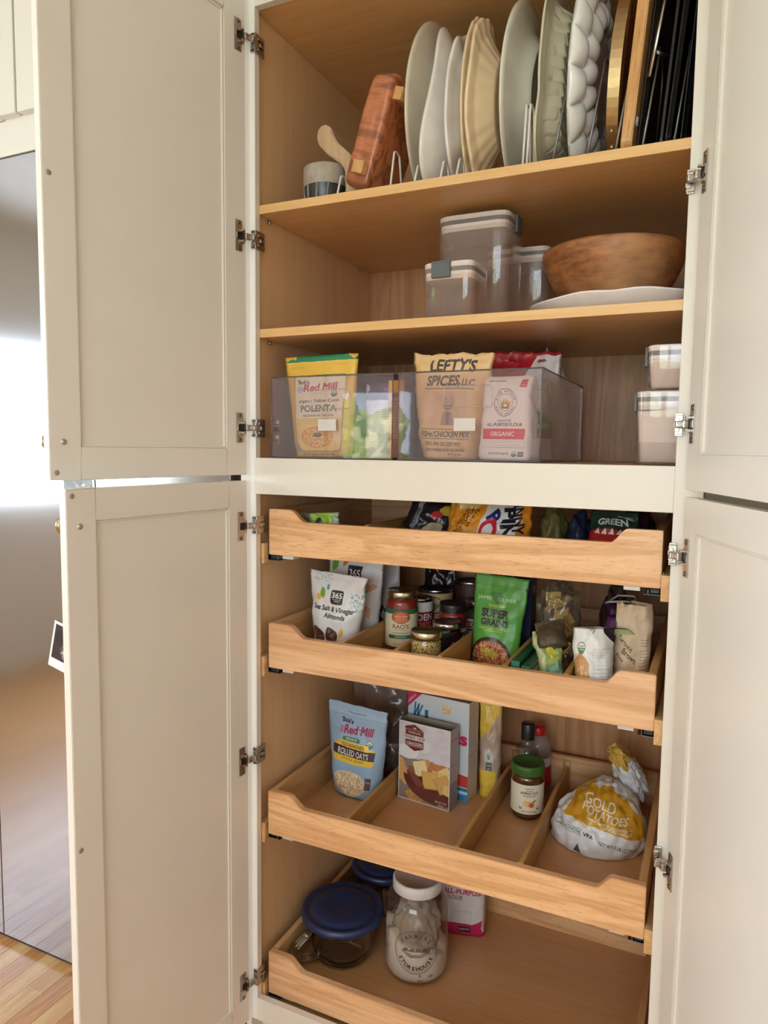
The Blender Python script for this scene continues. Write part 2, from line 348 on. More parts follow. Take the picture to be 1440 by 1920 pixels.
def brick(name, w, h, d, mats, parent, p=6, crump=.002, cs=22, n=64, m_=26, taper=0, seed=0, top=True, tpinch=0, warp=None, label=None):
    """paper sack with four faces: mats = front, side; UV runs 0-1 across each face"""
    V = []; UVl = {}; Fc = []; MI = []; P = superloop(1, 1, p, n); q = n//4
    for j in range(m_+1):
        v = j/m_; a = 1-taper*v; dd = d*(1-tpinch*max(0, (v-.75)/.25)**1.5) ; r = 1-.06*(1-min(1, v/.05))-.05*max(0, (v-.95)/.05)
        for k in range(n):
            x, y = P[k][0]*w*a*r, P[k][1]*dd*a*r; z = v*h; nn = fb(x+seed, y+z, z, cs); n2 = fb(x*2+seed, z*2, y*2, cs)
            x += crump*nn; y += crump*(nn*.6+n2*.6)
            if warp: x, y, z = warp(x, y, z, 0, v)
            V.append((x, y, z))
    for j in range(m_):
        for k in range(n):
            k2 = (k+1) % n; Fc.append((j*n+k, j*n+k2, (j+1)*n+k2, (j+1)*n+k)); MI.append((0, 1, 0, 1)[k//q])
    nf = len(Fc); Fc.append(tuple(range(n))[::-1]); MI.append(1)
    if top: Fc.append(tuple(range(m_*n, m_*n+n))); MI.append(2 if len(mats) > 2 else 1)
    me = mesh(name, V, Fc, None, MI); l = me.uv_layers.new(name='UVMap')
    for pi_, po in enumerate(me.polygons):
        if pi_ >= nf:
            for li in po.loop_indices: l.data[li].uv = (.02, .02)
            continue
        j, k = divmod(pi_, n); us = ((k % q)/q, (k % q+1)/q); vs2 = (j/m_, (j+1)/m_)
        for li, (a, b) in zip(po.loop_indices, ((0, 0), (1, 0), (1, 1), (0, 1))): l.data[li].uv = (us[a], vs2[b])
    for mm in mats: me.materials.append(mm)
    return link(name, me, list(mats), parent, smooth=True, label=label)
def crumple(name, sx, sy, sz, mt, parent, seed=0, amp=.25, sub=5, freq=2.2, flatb=True, uvfront=False, label=None, shape=None, kind=None):
    """loose crumpled bag: an icosphere pushed about by ridged noise, flat underneath"""
    bm = bmesh.new(); bmesh.ops.create_icosphere(bm, subdivisions=sub, radius=1)
    for v in bm.verts:
        d = v.co.normalized(); a = 1+amp*(mn.fractal(d*freq+Vector((seed, seed*2, 0)), 1, 2, 3))
        rdg = abs(mn.noise(d*freq*2.3+Vector((seed*3, 1, seed)))); a += amp*.6*(.3-rdg)
        x, y, z = d.x*a, d.y*a, d.z*a
        if flatb: z = max(z, -.55)+.55; z /= 1.55
        p = Vector((x*sx, y*sy, z*sz)); 
        if shape: p = shape(p, d)
        v.co = p
    me = fin(bm, name)
    if uvfront:
        xs = [v.co.x for v in me.vertices]; zs = [v.co.z for v in me.vertices]; x0, x1, z0, z1 = min(xs), max(xs), min(zs), max(zs)
        l = me.uv_layers.new(name='UVMap')
        for lp in me.loops: c_ = me.vertices[lp.vertex_index].co; l.data[lp.index].uv = ((c_.x-x0)/(x1-x0), (c_.z-z0)/(z1-z0))
    return link(name, me, mt, parent, smooth=True, label=label, kind=kind)

# ================================================================== SETTING
WHITE = mat('cream_paint', (227, 219, 209), .42, bump=(9, .05), var=.015)
WALLP = mat('wall_paint', (226, 219, 206), .7, bump=(30, .1), var=.02)
CEILP = mat('ceiling_paint', (238, 234, 226), .8, bump=(30, .1), var=.02)
FZ = -.1
def struct(o): o['kind'] = 'structure'; return o
PLY = wood('birch_ply_upright', (232, 192, 146), (220, 176, 128), 2, .5, .35, .2, .1, (184, 142, 100), 3)
PLYH = wood('birch_ply_level', (228, 184, 132), (212, 164, 112), 0, .38, .7, .25, .1, (160, 110, 65), 9, .25)
PINE = wood('back_panel_wood', (196, 146, 100), (172, 118, 76), 2, .5, .55, .7, .25, (120, 70, 35), 14)
EDGE = wood('shelf_edge_wood', (232, 190, 130), (216, 168, 106), 0, .4, .8, .3, .15, (190, 140, 85), 5)
FRONT = wood('drawer_front_wood', (240, 192, 144), (214, 160, 110), 0, .42, 1.1, .65, .42, (160, 110, 70), 21)
FRONT2 = wood('drawer_front_wood_redder', (236, 190, 146), (210, 158, 114), 0, .42, .8, .7, .28, (160, 108, 70), 33)
SIDE = wood('drawer_side_wood', (222, 178, 126), (200, 150, 98), 1, .42, 1, .5, .3, (150, 98, 58), 41)
DIV = wood('divider_wood', (204, 158, 96), (176, 126, 68), 1, .4, 1, .45, .3, (140, 92, 50), 52)
TBOT = wood('drawer_bottom_ply', (214, 164, 116), (200, 148, 102), 0, .35, .8, .2, .1, (150, 100, 62), 61, .3)
METAL = mat('nickel_plate', (188, 180, 172), .34, 1, bump=(200, .05))
METALD = mat('dark_hinge_steel', (120, 112, 104), .3, 1, bump=(200, .05))
ZINC = mat('zinc_slide', (150, 160, 165), .3, 1, bump=(120, .1))
BRASS = mat('brushed_brass', (178, 156, 118), .34, 1, bump=(150, .1))
BUMP = mat('clear_bumper', (150, 138, 125), .4, bump=(80, .05))

RX0, RX1, RY0, RY1, CZ = -3.0, 2.6, -4.0, .66, 2.62
fl = struct(box('floor', RX0, RX1, RY0, RY1, FZ-.12, FZ-.02, mat('subfloor', (150, 105, 65), .8), bevel=0))
PLK = [wood('oak_plank_a', (226, 176, 118), (204, 148, 92), 1, .3, .8, .6, .4, (150, 98, 55), 3, .35), wood('oak_plank_b', (216, 158, 98), (188, 126, 74), 1, .3, .8, .7, .4, (140, 86, 46), 8, .35), wood('oak_plank_c', (232, 188, 134), (212, 160, 104), 1, .3, .8, .5, .35, (160, 108, 66), 12, .35)]
rr = random.Random(4)
lib = {}
for i in range(22):
    x0 = -.765-.0555*9+i*.0555; y = -2.2+rr.random()*.4
    while y < -.02:
        L_ = min([.55, .8, 1.1][rr.randrange(3)], .62-y) if y < -.9 else min([.62, .95][rr.randrange(2)]+rr.random()*.2, .62-y); pm_ = PLK[rr.randrange(3)]
        if y+L_ > .1: L_ = .62-y
        bm = bmesh.new(); addbox(bm, 0, .0548, 0, L_-.0008, 0, .02); me = fin(bm, 'plank', .0006)
        link('plank', me, pm_, fl, loc=(x0, y, FZ-.02)); y += L_
bm = bmesh.new()
for a in ((RX0, -1.2651-.0, RY0, RY1), (-.0436, RX1, RY0, RY1), (-1.2645, -.0436, RY0, -2.21)): addbox(bm, *a, FZ-.02, FZ)
link('plank_run', fin(bm, 'plank_run'), PLK[0], fl, kind='stuff')
struct(box('ceiling', RX0, RX1, RY0, RY1, CZ, CZ+.1, CEILP, bevel=0))
struct(box('wall_back', RX0, RX1, RY1, RY1+.1, FZ, CZ, WALLP, bevel=0))
struct(box('wall_right', RX1, RX1+.1, RY0, RY1, FZ, CZ, WALLP, bevel=0))
def wall_open(name, holes, lo, hi, along, pos, th):
    """wall with rectangular openings; holes sorted along the wall: (a0,a1,z0,z1)"""
    bm = bmesh.new(); a = lo
    def ab(a0, a1, z0, z1):
        if a1-a0 < 1e-4 or z1-z0 < 1e-4: return
        if along == 'y': addbox(bm, pos-th, pos, a0, a1, z0, z1)
        else: addbox(bm, a0, a1, pos-th, pos, z0, z1)
    for h in holes: ab(a, h[0], FZ, CZ); ab(h[0], h[1], FZ, h[2]); ab(h[0], h[1], h[3], CZ); a = h[1]
    ab(a, hi, FZ, CZ); return struct(link(name, fin(bm, name), WALLP))
WL = [(-3.1, -.75, .93, 1.93)]
WF = [(-2.05, -1.32, .9, 1.82), (-.2, 2.0, .9, 2.2)]
wall_open('wall_left', WL, RY0, RY1, 'y', RX0, .1); wall_open('wall_front', WF, RX0, RX1, 'x', RY0, .1)
k = 1
for along, pos, hs in (('y', RX0-.05, WL), ('x', RY0-.05, WF)):
    for (a0, a1, z0, z1) in hs:
        bm = bmesh.new(); nb = 3 if a1-a0 > 1.5 else 1
        def ab(u0, u1, z0_, z1_, t=.02):
            if along == 'y': addbox(bm, pos-t, pos+t, u0, u1, z0_, z1_)
            else: addbox(bm, u0, u1, pos-t, pos+t, z0_, z1_)
        ab(a0, a1, z0, z0+.05); ab(a0, a1, z1-.05, z1); ab(a0, a0+.05, z0+.05, z1-.05); ab(a1-.05, a1, z0+.05, z1-.05)
        for q in range(1, nb): xm = a0+(a1-a0)*q/nb; ab(xm-.025, xm+.025, z0+.05, z1-.05)
        wo = struct(link('window_%d' % k, fin(bm, 'window', .003), mat('window_white', (240, 238, 232), .4)))
        bm = bmesh.new(); ab(a0+.05, a1-.05, z0+.05, z1-.05, .002); link('window_pane', fin(bm, 'pane'), clear('window_glass', (248, 250, 250), .01), wo); k += 1
g = struct(box('exterior_lawn', -12, 8, -14, RY0-.1, FZ-.35, FZ-.25, mat('lawn', (110, 140, 70), .9, bump=(8, .4), var=.3), bevel=0))
g['label'] = 'lawn outside the windows'
GRN = speck('foliage', [(90, 130, 60), (130, 165, 80), (170, 190, 110), (200, 205, 150), (110, 150, 90)], 9, .7)
for i, (x, y, s_) in enumerate(((-3.4, -6.6, 1.0), (-.6, -7.4, 1.0), (-6.6, -6.0, 1.1))):
    t = crumple('garden_hedge', s_, s_*.7, 2.0, GRN, None, seed=i*3.1, amp=.5, sub=4, freq=3, flatb=True); t.location = (x, y, FZ-.25)
    t['label'] = ['round green shrub straight outside the small window', 'green shrub to the right outside the small window', 'large green shrub at the far corner outside'][i]; t['category'] = 'shrub'

# ------------------------------------------------------------------ refrigerator and the cabinet over it
STEEL = mat('brushed_steel', (186, 184, 190), .12, 1, bump=(3, .02), var=.02)
fr = thing('refrigerator', 'tall built-in stainless steel refrigerator beside the pantry, left of the open doors', 'refrigerator', (-.68, 0, FZ))
box('body', -.585, .615, .03, .64, .02, 2.115, mat('fridge_body_grey', (90, 88, 88), .5), fr, bevel=0)
dl = box('door_panel', -.1835, .612, 0, .028, .018, 2.116, STEEL, fr, bevel=.0015)
box('door_panel', -.585, -.187, 0, .028, .018, 2.116, STEEL, fr, bevel=.0015)
box('toe_grille', -.585, .612, .012, .03, .001, .016, mat('dark_grille', (60, 50, 48), .6), fr, bevel=0)
box('handle', -.29, -.257, -.062, -.05, 1.412, 2.0, STEEL, fr, bevel=.003)
box('handle_mount', -.286, -.261, -.0505, 0, 1.42, 1.455, METALD, fr, bevel=.003)
uc = thing('wall_cabinet', 'cream cabinet above the refrigerator at the top left corner', 'cabinet', (-.68, 0, 2.02))
box('body', -.6, .615, .0, .62, .0, .58, WHITE, uc, bevel=.001)
def shaker(name, w_, h_, t_, parent, rail=.056, loc=(0, 0, 0), rot=(0, 0, 0), out=-1, rec=.0065):
    """framed door, inner face at y=0, outer face at y=out*t; both faces recessed panel"""
    bm = bmesh.new()
    def fr_(x0, x1, z0, z1): addbox(bm, x0, x1, min(0, out*t_), max(0, out*t_), z0, z1)
    fr_(0, rail, 0, h_); fr_(w_-rail, w_, 0, h_); fr_(rail, w_-rail, 0, rail); fr_(rail, w_-rail, h_-rail, h_)
    bmesh.ops.remove_doubles(bm, verts=bm.verts[:], dist=1e-6); bmesh.ops.bevel(bm, geom=bm.edges[:], offset=.0012, segments=2, affect='EDGES', clamp_overlap=True)
    d = link(name, fin(bm, name), WHITE, parent, loc=loc, rot=rot)
    a, b = sorted((out*rec, out*(t_-rec)))
    bm = bmesh.new(); addbox(bm, rail-.002, w_-rail+.002, a, b, rail-.002, h_-rail+.002)
    link('door_panel', fin(bm, 'door_panel'), WHITE, d)
    bm = bmesh.new(); q = .0045
    for (x0, x1, z0, z1) in ((rail, rail+q, rail, h_-rail), (w_-rail-q, w_-rail, rail, h_-rail), (rail, w_-rail, rail, rail+q), (rail, w_-rail, h_-rail-q, h_-rail)):
        addbox(bm, x0, x1, a-.003, b+.003, z0, z1)
    link('bead', fin(bm, 'bead', .001), WHITE, d)
    return d
shaker('door', .60, .45, .02, uc, .06, loc=(-.002, 0, .085))
shaker('door', .585, .45, .02, uc, .06, loc=(-.593, 0, .085))

# ------------------------------------------------------------------ pantry cabinet
W, T_, ZT, ZM1, ZM0, ZB, D = .838, .0165, 2.198, 1.2788, 1.2008, .0335, .566
pc = thing('pantry_cabinet', 'tall cream pantry cabinet standing open with maple shelves and pull-out drawers', 'cabinet', (0, 0, FZ))
H0 = -FZ
def part(name, x0, x1, y0, y1, z0, z1, mt, bevel=.0008, **k): return box(name, x0, x1, y0, y1, z0+H0, z1+H0, mt, pc, bevel, **k)
part('stile', -.04, 0, 0, T_, -.02, 2.45, WHITE); part('stile', W, W+.045, 0, T_, -.02, 2.45, WHITE); part('shade_strip', W+.0452, W+.36, .019, .027, -.02, 2.45, mat('painted_shade_grey', (128, 122, 108), .6))  # added strip beyond the right stile; its grey has the shade there painted in
part('rail', 0, W, 0, T_, ZT, 2.45, WHITE); part('rail', 0, W, 0, T_, ZM0, ZM1, WHITE); part('rail', 0, W, 0, T_, -.02, ZB, WHITE)
part('toe_kick', -.03, W+.09, .06, .075, FZ, -.02, WHITE)
part('side_panel', -.028, -.01, T_, D+.02, -.02, 2.45, PLY); part('side_panel', W+.071, W+.085, .0275, D+.02, -.02, 2.45, PLY)
part('end_panel', -.0435, -.0285, T_, .64, FZ, 2.45, WHITE)
part('end_panel', W+.0855, W+.09, .0275, .64, FZ, 2.45, WHITE)
part('back_panel', -.01, W+.0708, D, D+.012, -.02, 2.45, PINE)
part('top_panel', -.01, W+.0708, T_, D, 2.2, 2.218, PLYH)
part('deck_panel', -.01, W+.0708, T_, D, ZM1-.02, ZM1-.0005, PLYH)
part('bottom_panel', -.01, W+.0708, T_, D, -.005, .012, PLYH)
for z in (1.8099, 1.5534):
    s_ = part('shelf', -.009, W+.070, .0205, D-.001, z-.0175, z-.0003, PLYH)
    box('edge_band', -.009, W+.070, T_+.0002, .0206, z-.0178+H0, z+H0, EDGE, s_, .0006)
# shelf pins and frame screws
for z in (1.79, 1.533):
    for y in (.06, .5):
        lathe('shelf_pin', [(0, 0), (.0035, 0), (.0035, .006), (0, .006)], METAL, pc, n=10, loc=(-.0085, y, z-.003+H0), rot=(0, pi/2, 0))

def hinge_frame(parent, x, z, sgn):
    """clip that wraps the frame edge: front plate, inner plate with slots, screw"""
    e = bmesh.new(); s = sgn
    def b(x0, x1, y0, y1, z0, z1): addbox(e, min(x0*s, x1*s), max(x0*s, x1*s), y0, y1, z0, z1)
    b(-.0085, .0035, -.0035, 0, -.019, .019); b(0, .0035, 0, .03, -.019, .019)
    b(-.0035, .0035, -.006, -.0035, -.0115, .0115)
    b(.0035, .005, .006, .024, -.012, -.008); b(.0035, .005, .006, .024, .008, .012); b(.0035, .006, .012, .024, -.004, .004)
    o = link('hinge_clip', fin(e, 'hinge_clip', .0008, 2), METAL, parent, loc=(x, 0, z+H0))
    e = bmesh.new()
    for dz in (-.0155, .0155): addbox(e, min(-.0075*s, .002*s), max(-.0075*s, .002*s), -.0044, -.0036, dz-.0012, dz+.0012)
    addbox(e, min(.0036*s, .0056*s), max(.0036*s, .0056*s), .008, .023, -.0062, -.0050); addbox(e, min(.0036*s, .0056*s), max(.0036*s, .0056*s), .008, .023, .005, .0062)
    link('slot', fin(e, 'slot'), METALD, o)
    sc = lathe('screw', [(0, .0015), (.0042, .0012), (.0048, 0), (.0048, -.001)], METALD, o, n=14, loc=(-.0005*s, -.0062, 0), rot=(pi/2, 0, 0))
    return o
def hinge_cup(parent, z, out, k=1):
    """cup plate screwed to the inner face of the door; arm reaching back to the frame"""
    y = -out*.0018
    pts = [(.012, -.031), (.030, -.031), (.030, .031), (.012, .031), (.012, .017)]
    for a in range(9): t = pi/2+pi*a/8; pts.append((.014+.0125*cos(t), .0165*sin(t)))
    pts.append((.012, -.017))
    o = prism('hinge', pts, 0, y, METAL, parent, .0005, loc=(0, -out*.0002, z))
    for dz in (-.0255, .0255): lathe('screw', [(0, .0016), (.0035, .0012), (.0045, 0)], METALD, o, n=12, loc=(.021, y*1.05, dz), rot=(pi/2*(1 if out < 0 else 1)*(-1 if out < 0 else 1), 0, 0))
    # dark cup mouth, two bright side flaps, arm
    bm = bmesh.new(); addbox(bm, .0085, .024, min(y, y*1.6), max(y, y*1.6), -.0075, .0075); link('cup', fin(bm, 'cup'), mat('cup_dark', (45, 38, 34), .4, .6), o)
    bm = bmesh.new(); yy = sorted((y, -out*.009))
    addbox(bm, .010, .017, *yy, .0085, .0125); addbox(bm, .010, .017, *yy, -.0125, -.0085); addbox(bm, .0275, .0285, *sorted((y, -out*.0035)), -.006, .006)
    link('flap', fin(bm, 'flap', .0006), METAL, o)
    bm = bmesh.new(); yy = sorted((-out*.002, -out*.012))
    addbox(bm, -.004, .011, *yy, -.0068, .0068); addbox(bm, -.011, -.003, *sorted((-out*.006, -out*.019)), -.0055, .0055)
    link('arm', fin(bm, 'arm', .0022, 3), METAL, o)
    return o
def add_door(left, ang, zb, zt, hinges, knob_z, bumps):
    wd = .4374; out = -1 if left else 1
    loc = (-.0101, -.0186, zb+H0) if left else (.8558, -.021, zb+H0); rz = -ang if left else ang+pi
    d = shaker('door', wd, zt-zb, .0175, pc, .0555, loc, (0, 0, rz), out)
    for z in hinges: hinge_cup(d, z-zb, out)
    for z in hinges:
        hinge_frame(pc, 0 if left else W, z, 1 if left else -1)
    if left:
        kz = knob_z-zb
        lathe('knob', [(0, -.0003), (.007, -.0003), (.0065, .004), (.0055, .010), (.008, .014), (.0145, .0165), (.0165, .020), (.0165, .0235), (.0145, .0265), (0, .0275)], BRASS, d, n=28, loc=(.4125, out*.0175, kz), rot=(pi/2, 0, 0))
        lathe('screw', [(0, .0025), (.003, .0023), (.0048, .001), (.0052, 0)], METAL, d, n=14, loc=(.4125, 0, kz), rot=(-pi/2, 0, 0))
    for z in bumps: lathe('bumper', [(0, .0016), (.003, .0014), (.0045, .0005), (.0047, 0)], BUMP, d, n=14, loc=(.426, 0, z-zb), rot=(-pi/2 if left else pi/2, 0, 0))
    return d
ztop = 2.218
add_door(True, 1.756, 1.2426, ztop, (2.127, 1.735, 1.342), 1.306, (1.734, 1.255))
add_door(True, 1.6627, -.0093, 1.2297, (1.133, .614, .086), 1.167, (1.218, .613))
add_door(False, 1.9054, 1.2426, ztop, (2.13, 1.733, 1.347), 1.3, ())
add_door(False, 1.9371, -.0093, 1.2297, (1.132, .600, .09), 1.17, ())

# ------------------------------------------------------------------ pull-out drawers
XA, XB, DH, YF, YBK = .0112, .8227, .1016, .0275, .534
def dip_profile(x0, x1, z0, h, dip=.026):
    P = [(x0, z0), (x1, z0), (x1, z0+h)]
    def s_curve(xa, za, xb, zb): return [(xa+(xb-xa)*t, za+(zb-za)*(3*t*t-2*t**3)) for t in [i/8 for i in range(9)]]
    P += s_curve(x1-.058, z0+h, x1-.088, z0+h-dip); P += s_curve(x0+.094, z0+h-dip, x0+.052, z0+h); P += [(x0, z0+h)]
    return P
DZ = [1.0651, .8099, .4212, .0321]
YFS = [.0321, .0294, .0266, .0274]
def drawer(i, divs, cross=()):
    z = DZ[i]+H0; yf = YFS[i]
    d = box('drawer', XA+.013, XB-.013, yf+.013, YBK-.014, z+.009, z+.0145, TBOT, pc, .0003)
    fm = [FRONT, FRONT2, FRONT, FRONT2][i]
    prism('drawer_front', dip_profile(XA, XB, z, DH), yf, yf+.0165, fm, d, .0014)
    for x in (XA, XB-.0145):
        prism('drawer_side', [(yf+.0166, z), (YBK, z), (YBK, z+DH-.001), (yf+.0166, z+DH-.001)], x, x+.0145, SIDE, d, .0012, 'yz')
    prism('drawer_back', [(XA+.0147, z+.0002), (XB-.0147, z+.0002), (XB-.0147, z+DH-.001), (XA+.0147, z+DH-.001)], YBK-.0135, YBK-.0005, FRONT, d, .0012)
    for (x, y0, y1) in divs:
        prism('divider', [(y0, z+.0147), (y1, z+.0147), (y1, z+.077), (y0, z+.077)], x-.0048, x+.0048, DIV, d, .0008, 'yz')
        bm = bmesh.new()
        for s in (-1, 1): addbox(bm, x+s*.0055-(.0042 if s < 0 else 0), x+s*.0055+(.0042 if s > 0 else 0), YBK-.0175, YBK-.0136, z+.0147, z+.088)
        addbox(bm, x-.0097, x+.0097, YBK-.0175, YBK-.0136, z+.088, z+.0925)
        link('divider_bracket', fin(bm, 'divider_bracket'), DIV, d)
    for (x0, x1, y) in cross: prism('divider', [(x0, z+.0147), (x1, z+.0147), (x1, z+.072), (x0, z+.072)], y-.0048, y+.0048, DIV, d, .0008)
    # slides, catches and the blocks they are screwed to
    for s, xe in ((1, XA), (-1, XB)):
        xw = -.0098 if s > 0 else W+.0705
        xi = xe-.0055*s
        y1_ = xw+(.0165*s if s > 0 else .0852*s)
        box('spacer_block', min(xw, y1_), max(xw, y1_), .0195, .5, z-.02, z+.026, SIDE, pc, .001)
        bm = bmesh.new(); a, b = sorted((xe-.003*s, xe+.028*s)); addbox(bm, a, b, .033, .5, z-.0125, z-.0115); a, b = sorted((xe-.0035*s, xe-.0025*s)); addbox(bm, a, b, .033, .5, z-.012, z+.03)
        a, b = sorted((xe+.020*s, xe+.0212*s)); addbox(bm, a, b, .033, .5, z-.011, z-.003)
        sl = link('slide_rail', fin(bm, 'slide_rail', .0003), ZINC, pc)
        bm = bmesh.new(); a, b = sorted((xe+.001*s, xe+.019*s)); addbox(bm, a, b, .036, .49, z-.011, z-.001); link('slide_runner', fin(bm, 'slide_runner', .002), mat('slide_dark', (62, 68, 70), .35, .7), sl)
        a, b = sorted((xe+.034*s, xe+.062*s)); box('slide_catch', a, b, .0345, .06, z-.0075, z-.0004, mat('catch_white', (205, 200, 196), .5), pc, .0006)
    return d
drawer(0, [(.243, .05, .518)], ())
drawer(1, [(.1905, .046, .518), (.316, .046, .205), (.4125, .046, .518), (.547, .046, .518), (.6645, .046, .518)], ())
drawer(2, [(.2085, .043, .518), (.4585, .043, .518), (.5915, .043, .518)])
drawer(3, [])

# ================================================================== TOP SHELF
SH1, SH2, DK = 1.8099, 1.5534, 1.2788
def dish(name, ry, rz, prof, mt, parent, rfun=lambda t: 1, disp=lambda t, r: 0, n=96, th=.004, foot=.5, fh=.004, **k):
    """plate standing on edge, its hollow face looking along -x and its underside along +x; prof = (radius fraction, height)"""
    V = []; Fc = []; H = prof[-1][1]
    back = [(r-(.004 if i == len(prof)-1 else 0), h-th) for i, (r, h) in enumerate(prof)][::-1]
    if foot:
        bb = []
        for r, h in back:
            if r > foot+.05 or r < foot-.07: bb.append((r, h))
        j = next((i for i, (r, h) in enumerate(bb) if r < foot), len(bb))
        hf = np.interp(foot, [p[0] for p in prof], [p[1] for p in prof])-th
        bb[j:j] = [(foot+.035, hf), (foot+.025, hf-fh), (foot-.005, hf-fh), (foot-.02, hf+.001)]; back = bb
    full = [(r, h, 0) for r, h in prof]+[(r, h, 1) for r, h in back]
    for (r, h, bk) in full:
        for q in range(n):
            t = 2*pi*q/n; k_ = rfun(t) if r > .5 else 1+(rfun(t)-1)*r*2
            V.append((H-h+disp(t, r), r*k_*ry*cos(t), rz+r*k_*rz*sin(t)))
    for i in range(len(full)-1):
        for q in range(n): q2 = (q+1) % n; Fc.append((i*n+q, i*n+q2, (i+1)*n+q2, (i+1)*n+q))
    V.append((H-prof[0][1], 0, rz)); V.append((H-prof[0][1]+th, 0, rz)); a, b = len(V)-2, len(V)-1; l = (len(full)-1)*n
    for q in range(n): q2 = (q+1) % n; Fc.append((a, q2, q)); Fc.append((b, l+q, l+q2))
    me = mesh(name, V, Fc); bm = bmesh.new(); bm.from_mesh(me); bmesh.ops.recalc_face_normals(bm, faces=bm.faces[:]); bm.to_mesh(me); bm.free()
    return link(name, me, mt, parent, smooth=True, **k)
def stand(name, label, cat, x, y, tilt, yaw=0, z=SH1, group=None): return thing(name, label, cat, (x, y, z+.0062), (0, tilt, yaw), group)
CER_G = mat('warm_grey_glaze', (214, 203, 184), .22, bump=(25, .05), coat=.4)
CER_W = mat('white_glaze', (236, 230, 223), .18, bump=(25, .05), coat=.5)
CER_C = mat('cream_glaze', (236, 210, 172), .35, bump=(25, .08), coat=.2)
CER_S = mat('sage_glaze', (206, 198, 172), .22, bump=(25, .05), coat=.4)
def den(prof, k=4):
    out = []
    for (a, b), (c_, d_) in zip(prof, prof[1:]): out += [(a+(c_-a)*i/k, b+(d_-b)*i/k) for i in range(k)]
    return out+[prof[-1]]
t = stand('platter', 'tall warm-grey oval platter, first plate right of the brown wooden block', 'platter', .308, .212, .068)
dish('plate_body', .172, .184, [(.06, 0), (.4, 0), (.60, .001), (.68, .006), (.74, .012), (.85, .018), (.95, .023), (1, .025)], CER_G, t, foot=.56, fh=.006)
t = stand('platter', 'white platter with pointed upturned tips, second plate right of the brown block', 'platter', .3515, .158, .055)
dish('plate_body', .128, .176, den([(.05, 0), (.35, 0), (.55, .008), (.8, .022), (1, .034)], 5), CER_W, t, rfun=lambda t: .84+.19*(cos(3*(t-radians(99)))*.5+.5)**1.4, disp=lambda t, r: -.012*r**3*(cos(3*(t-radians(99)))*.5+.5)+.004, foot=0)
t = stand('plate', 'small white plate with softly scalloped rim, between pointed white platter and fluted cream dish', 'plate', .398, .146, .045)
dish('plate_body', .113, .148, den([(.05, 0), (.45, 0), (.6, .012), (.8, .024), (1, .030)], 5), CER_W, t, rfun=lambda t: 1+.035*cos(8*t), disp=lambda t, r: .002*r*r*cos(8*t), foot=.45)
t = stand('pie_dish', 'cream pie dish with fluted ruffled rim standing on edge', 'dish', .440, .142, .035)
dish('plate_body', .108, .160, den([(.05, 0), (.5, 0), (.62, .012), (.80, .028), (1, .034)], 6), CER_C, t, rfun=lambda t: 1+.009*cos(22*t), disp=lambda t, r: (.0006*cos(22*t)+.0025*sin(5*t))*max(0, r-.55)*2, n=260, th=.005, foot=0)
t = stand('pie_dish', 'second cream fluted dish nested behind the first one', 'dish', .4285, .146, .035)
dish('plate_body', .109, .163, den([(.05, 0), (.5, 0), (.62, .012), (.80, .028), (1, .034)], 6), CER_C, t, rfun=lambda t: 1+.009*cos(22*t+1), disp=lambda t, r: .0006*cos(22*t+1)*max(0, r-.6)*2, n=200, th=.003, foot=0)
t = stand('platter', 'glossy grey-white oval platter with a wide sloping rim, mid rack', 'platter', .497, .225, .073)
dish('plate_body', .190, .184, [(.06, 0), (.50, 0), (.60, .002), (.655, .010), (.69, .016), (.8, .022), (.93, .027), (1, .029)], mat('pale_grey_glaze', (222, 218, 206), .15, bump=(25, .05), coat=.5), t, foot=.56, fh=.007)
# woven-pattern serving dish with bracket-shaped outline
t = stand('serving_dish', 'sage-beige serving dish with basket-weave pattern pressed into its sides', 'dish', .566, .215, .060)
def brk(t):
    c_, s_ = abs(cos(t))+1e-6, abs(sin(t))+1e-6; r = (c_**4+s_**4)**(-.25); return r*(1-.075*math.exp(-((sin(t)+.30)/.16)**2)-.05*math.exp(-((sin(t)-.60)/.16)**2))
def weave(t, r):
    if r > .74 or r < .05: return 0
    y, z = r*.17*cos(t)*brk(t), r*.22*sin(t)*brk(t); b = z/.026; k_ = math.floor(b) % 2; a = y/.026+.5*k_; fa, fb_ = a-math.floor(a), b-math.floor(b)
    return .007*(min(1, min(fa, 1-fa)*7)*min(1, fb_*8)*(1-.75*fb_))
dish('plate_body', .168, .187, [(.02+.02*i, 0) for i in range(10)]+[(.22+.0075*i, 0) for i in range(56)]+[(.65, .002), (.665, .006), (.68, .010), (.695, .014), (.71, .018), (.725, .021), (.75, .0235), (.8, .0245), (.9, .0255), (.97, .027), (1, .025)], CER_S, t, rfun=brk, disp=weave, n=560, foot=0)
# bubble-rim platter
t = stand('platter', 'white platter with a rim of two rows of round bubbles', 'platter', .622, .20, .067)
def bub(t, r):
    d = 0
    for k_, (rc, wd, ph) in enumerate(((.87, .13, 0), (.63, .13, .5))):
        if abs(r-rc) < wd: d = max(d, .016*sqrt(max(0, 1-((r-rc)/wd)**2))*abs(cos(9*t+ph*pi))**.45)
    return d
dish('plate_body', .172, .187, [(.02, 0), (.3, 0), (.48, .002)]+[(.50+.0165*i, .002+.0008*i) for i in range(30)]+[(1, .027)], mat('bubble_white', (228, 228, 226), .16, bump=(25, .05), coat=.5), t, disp=bub, n=360, foot=0)
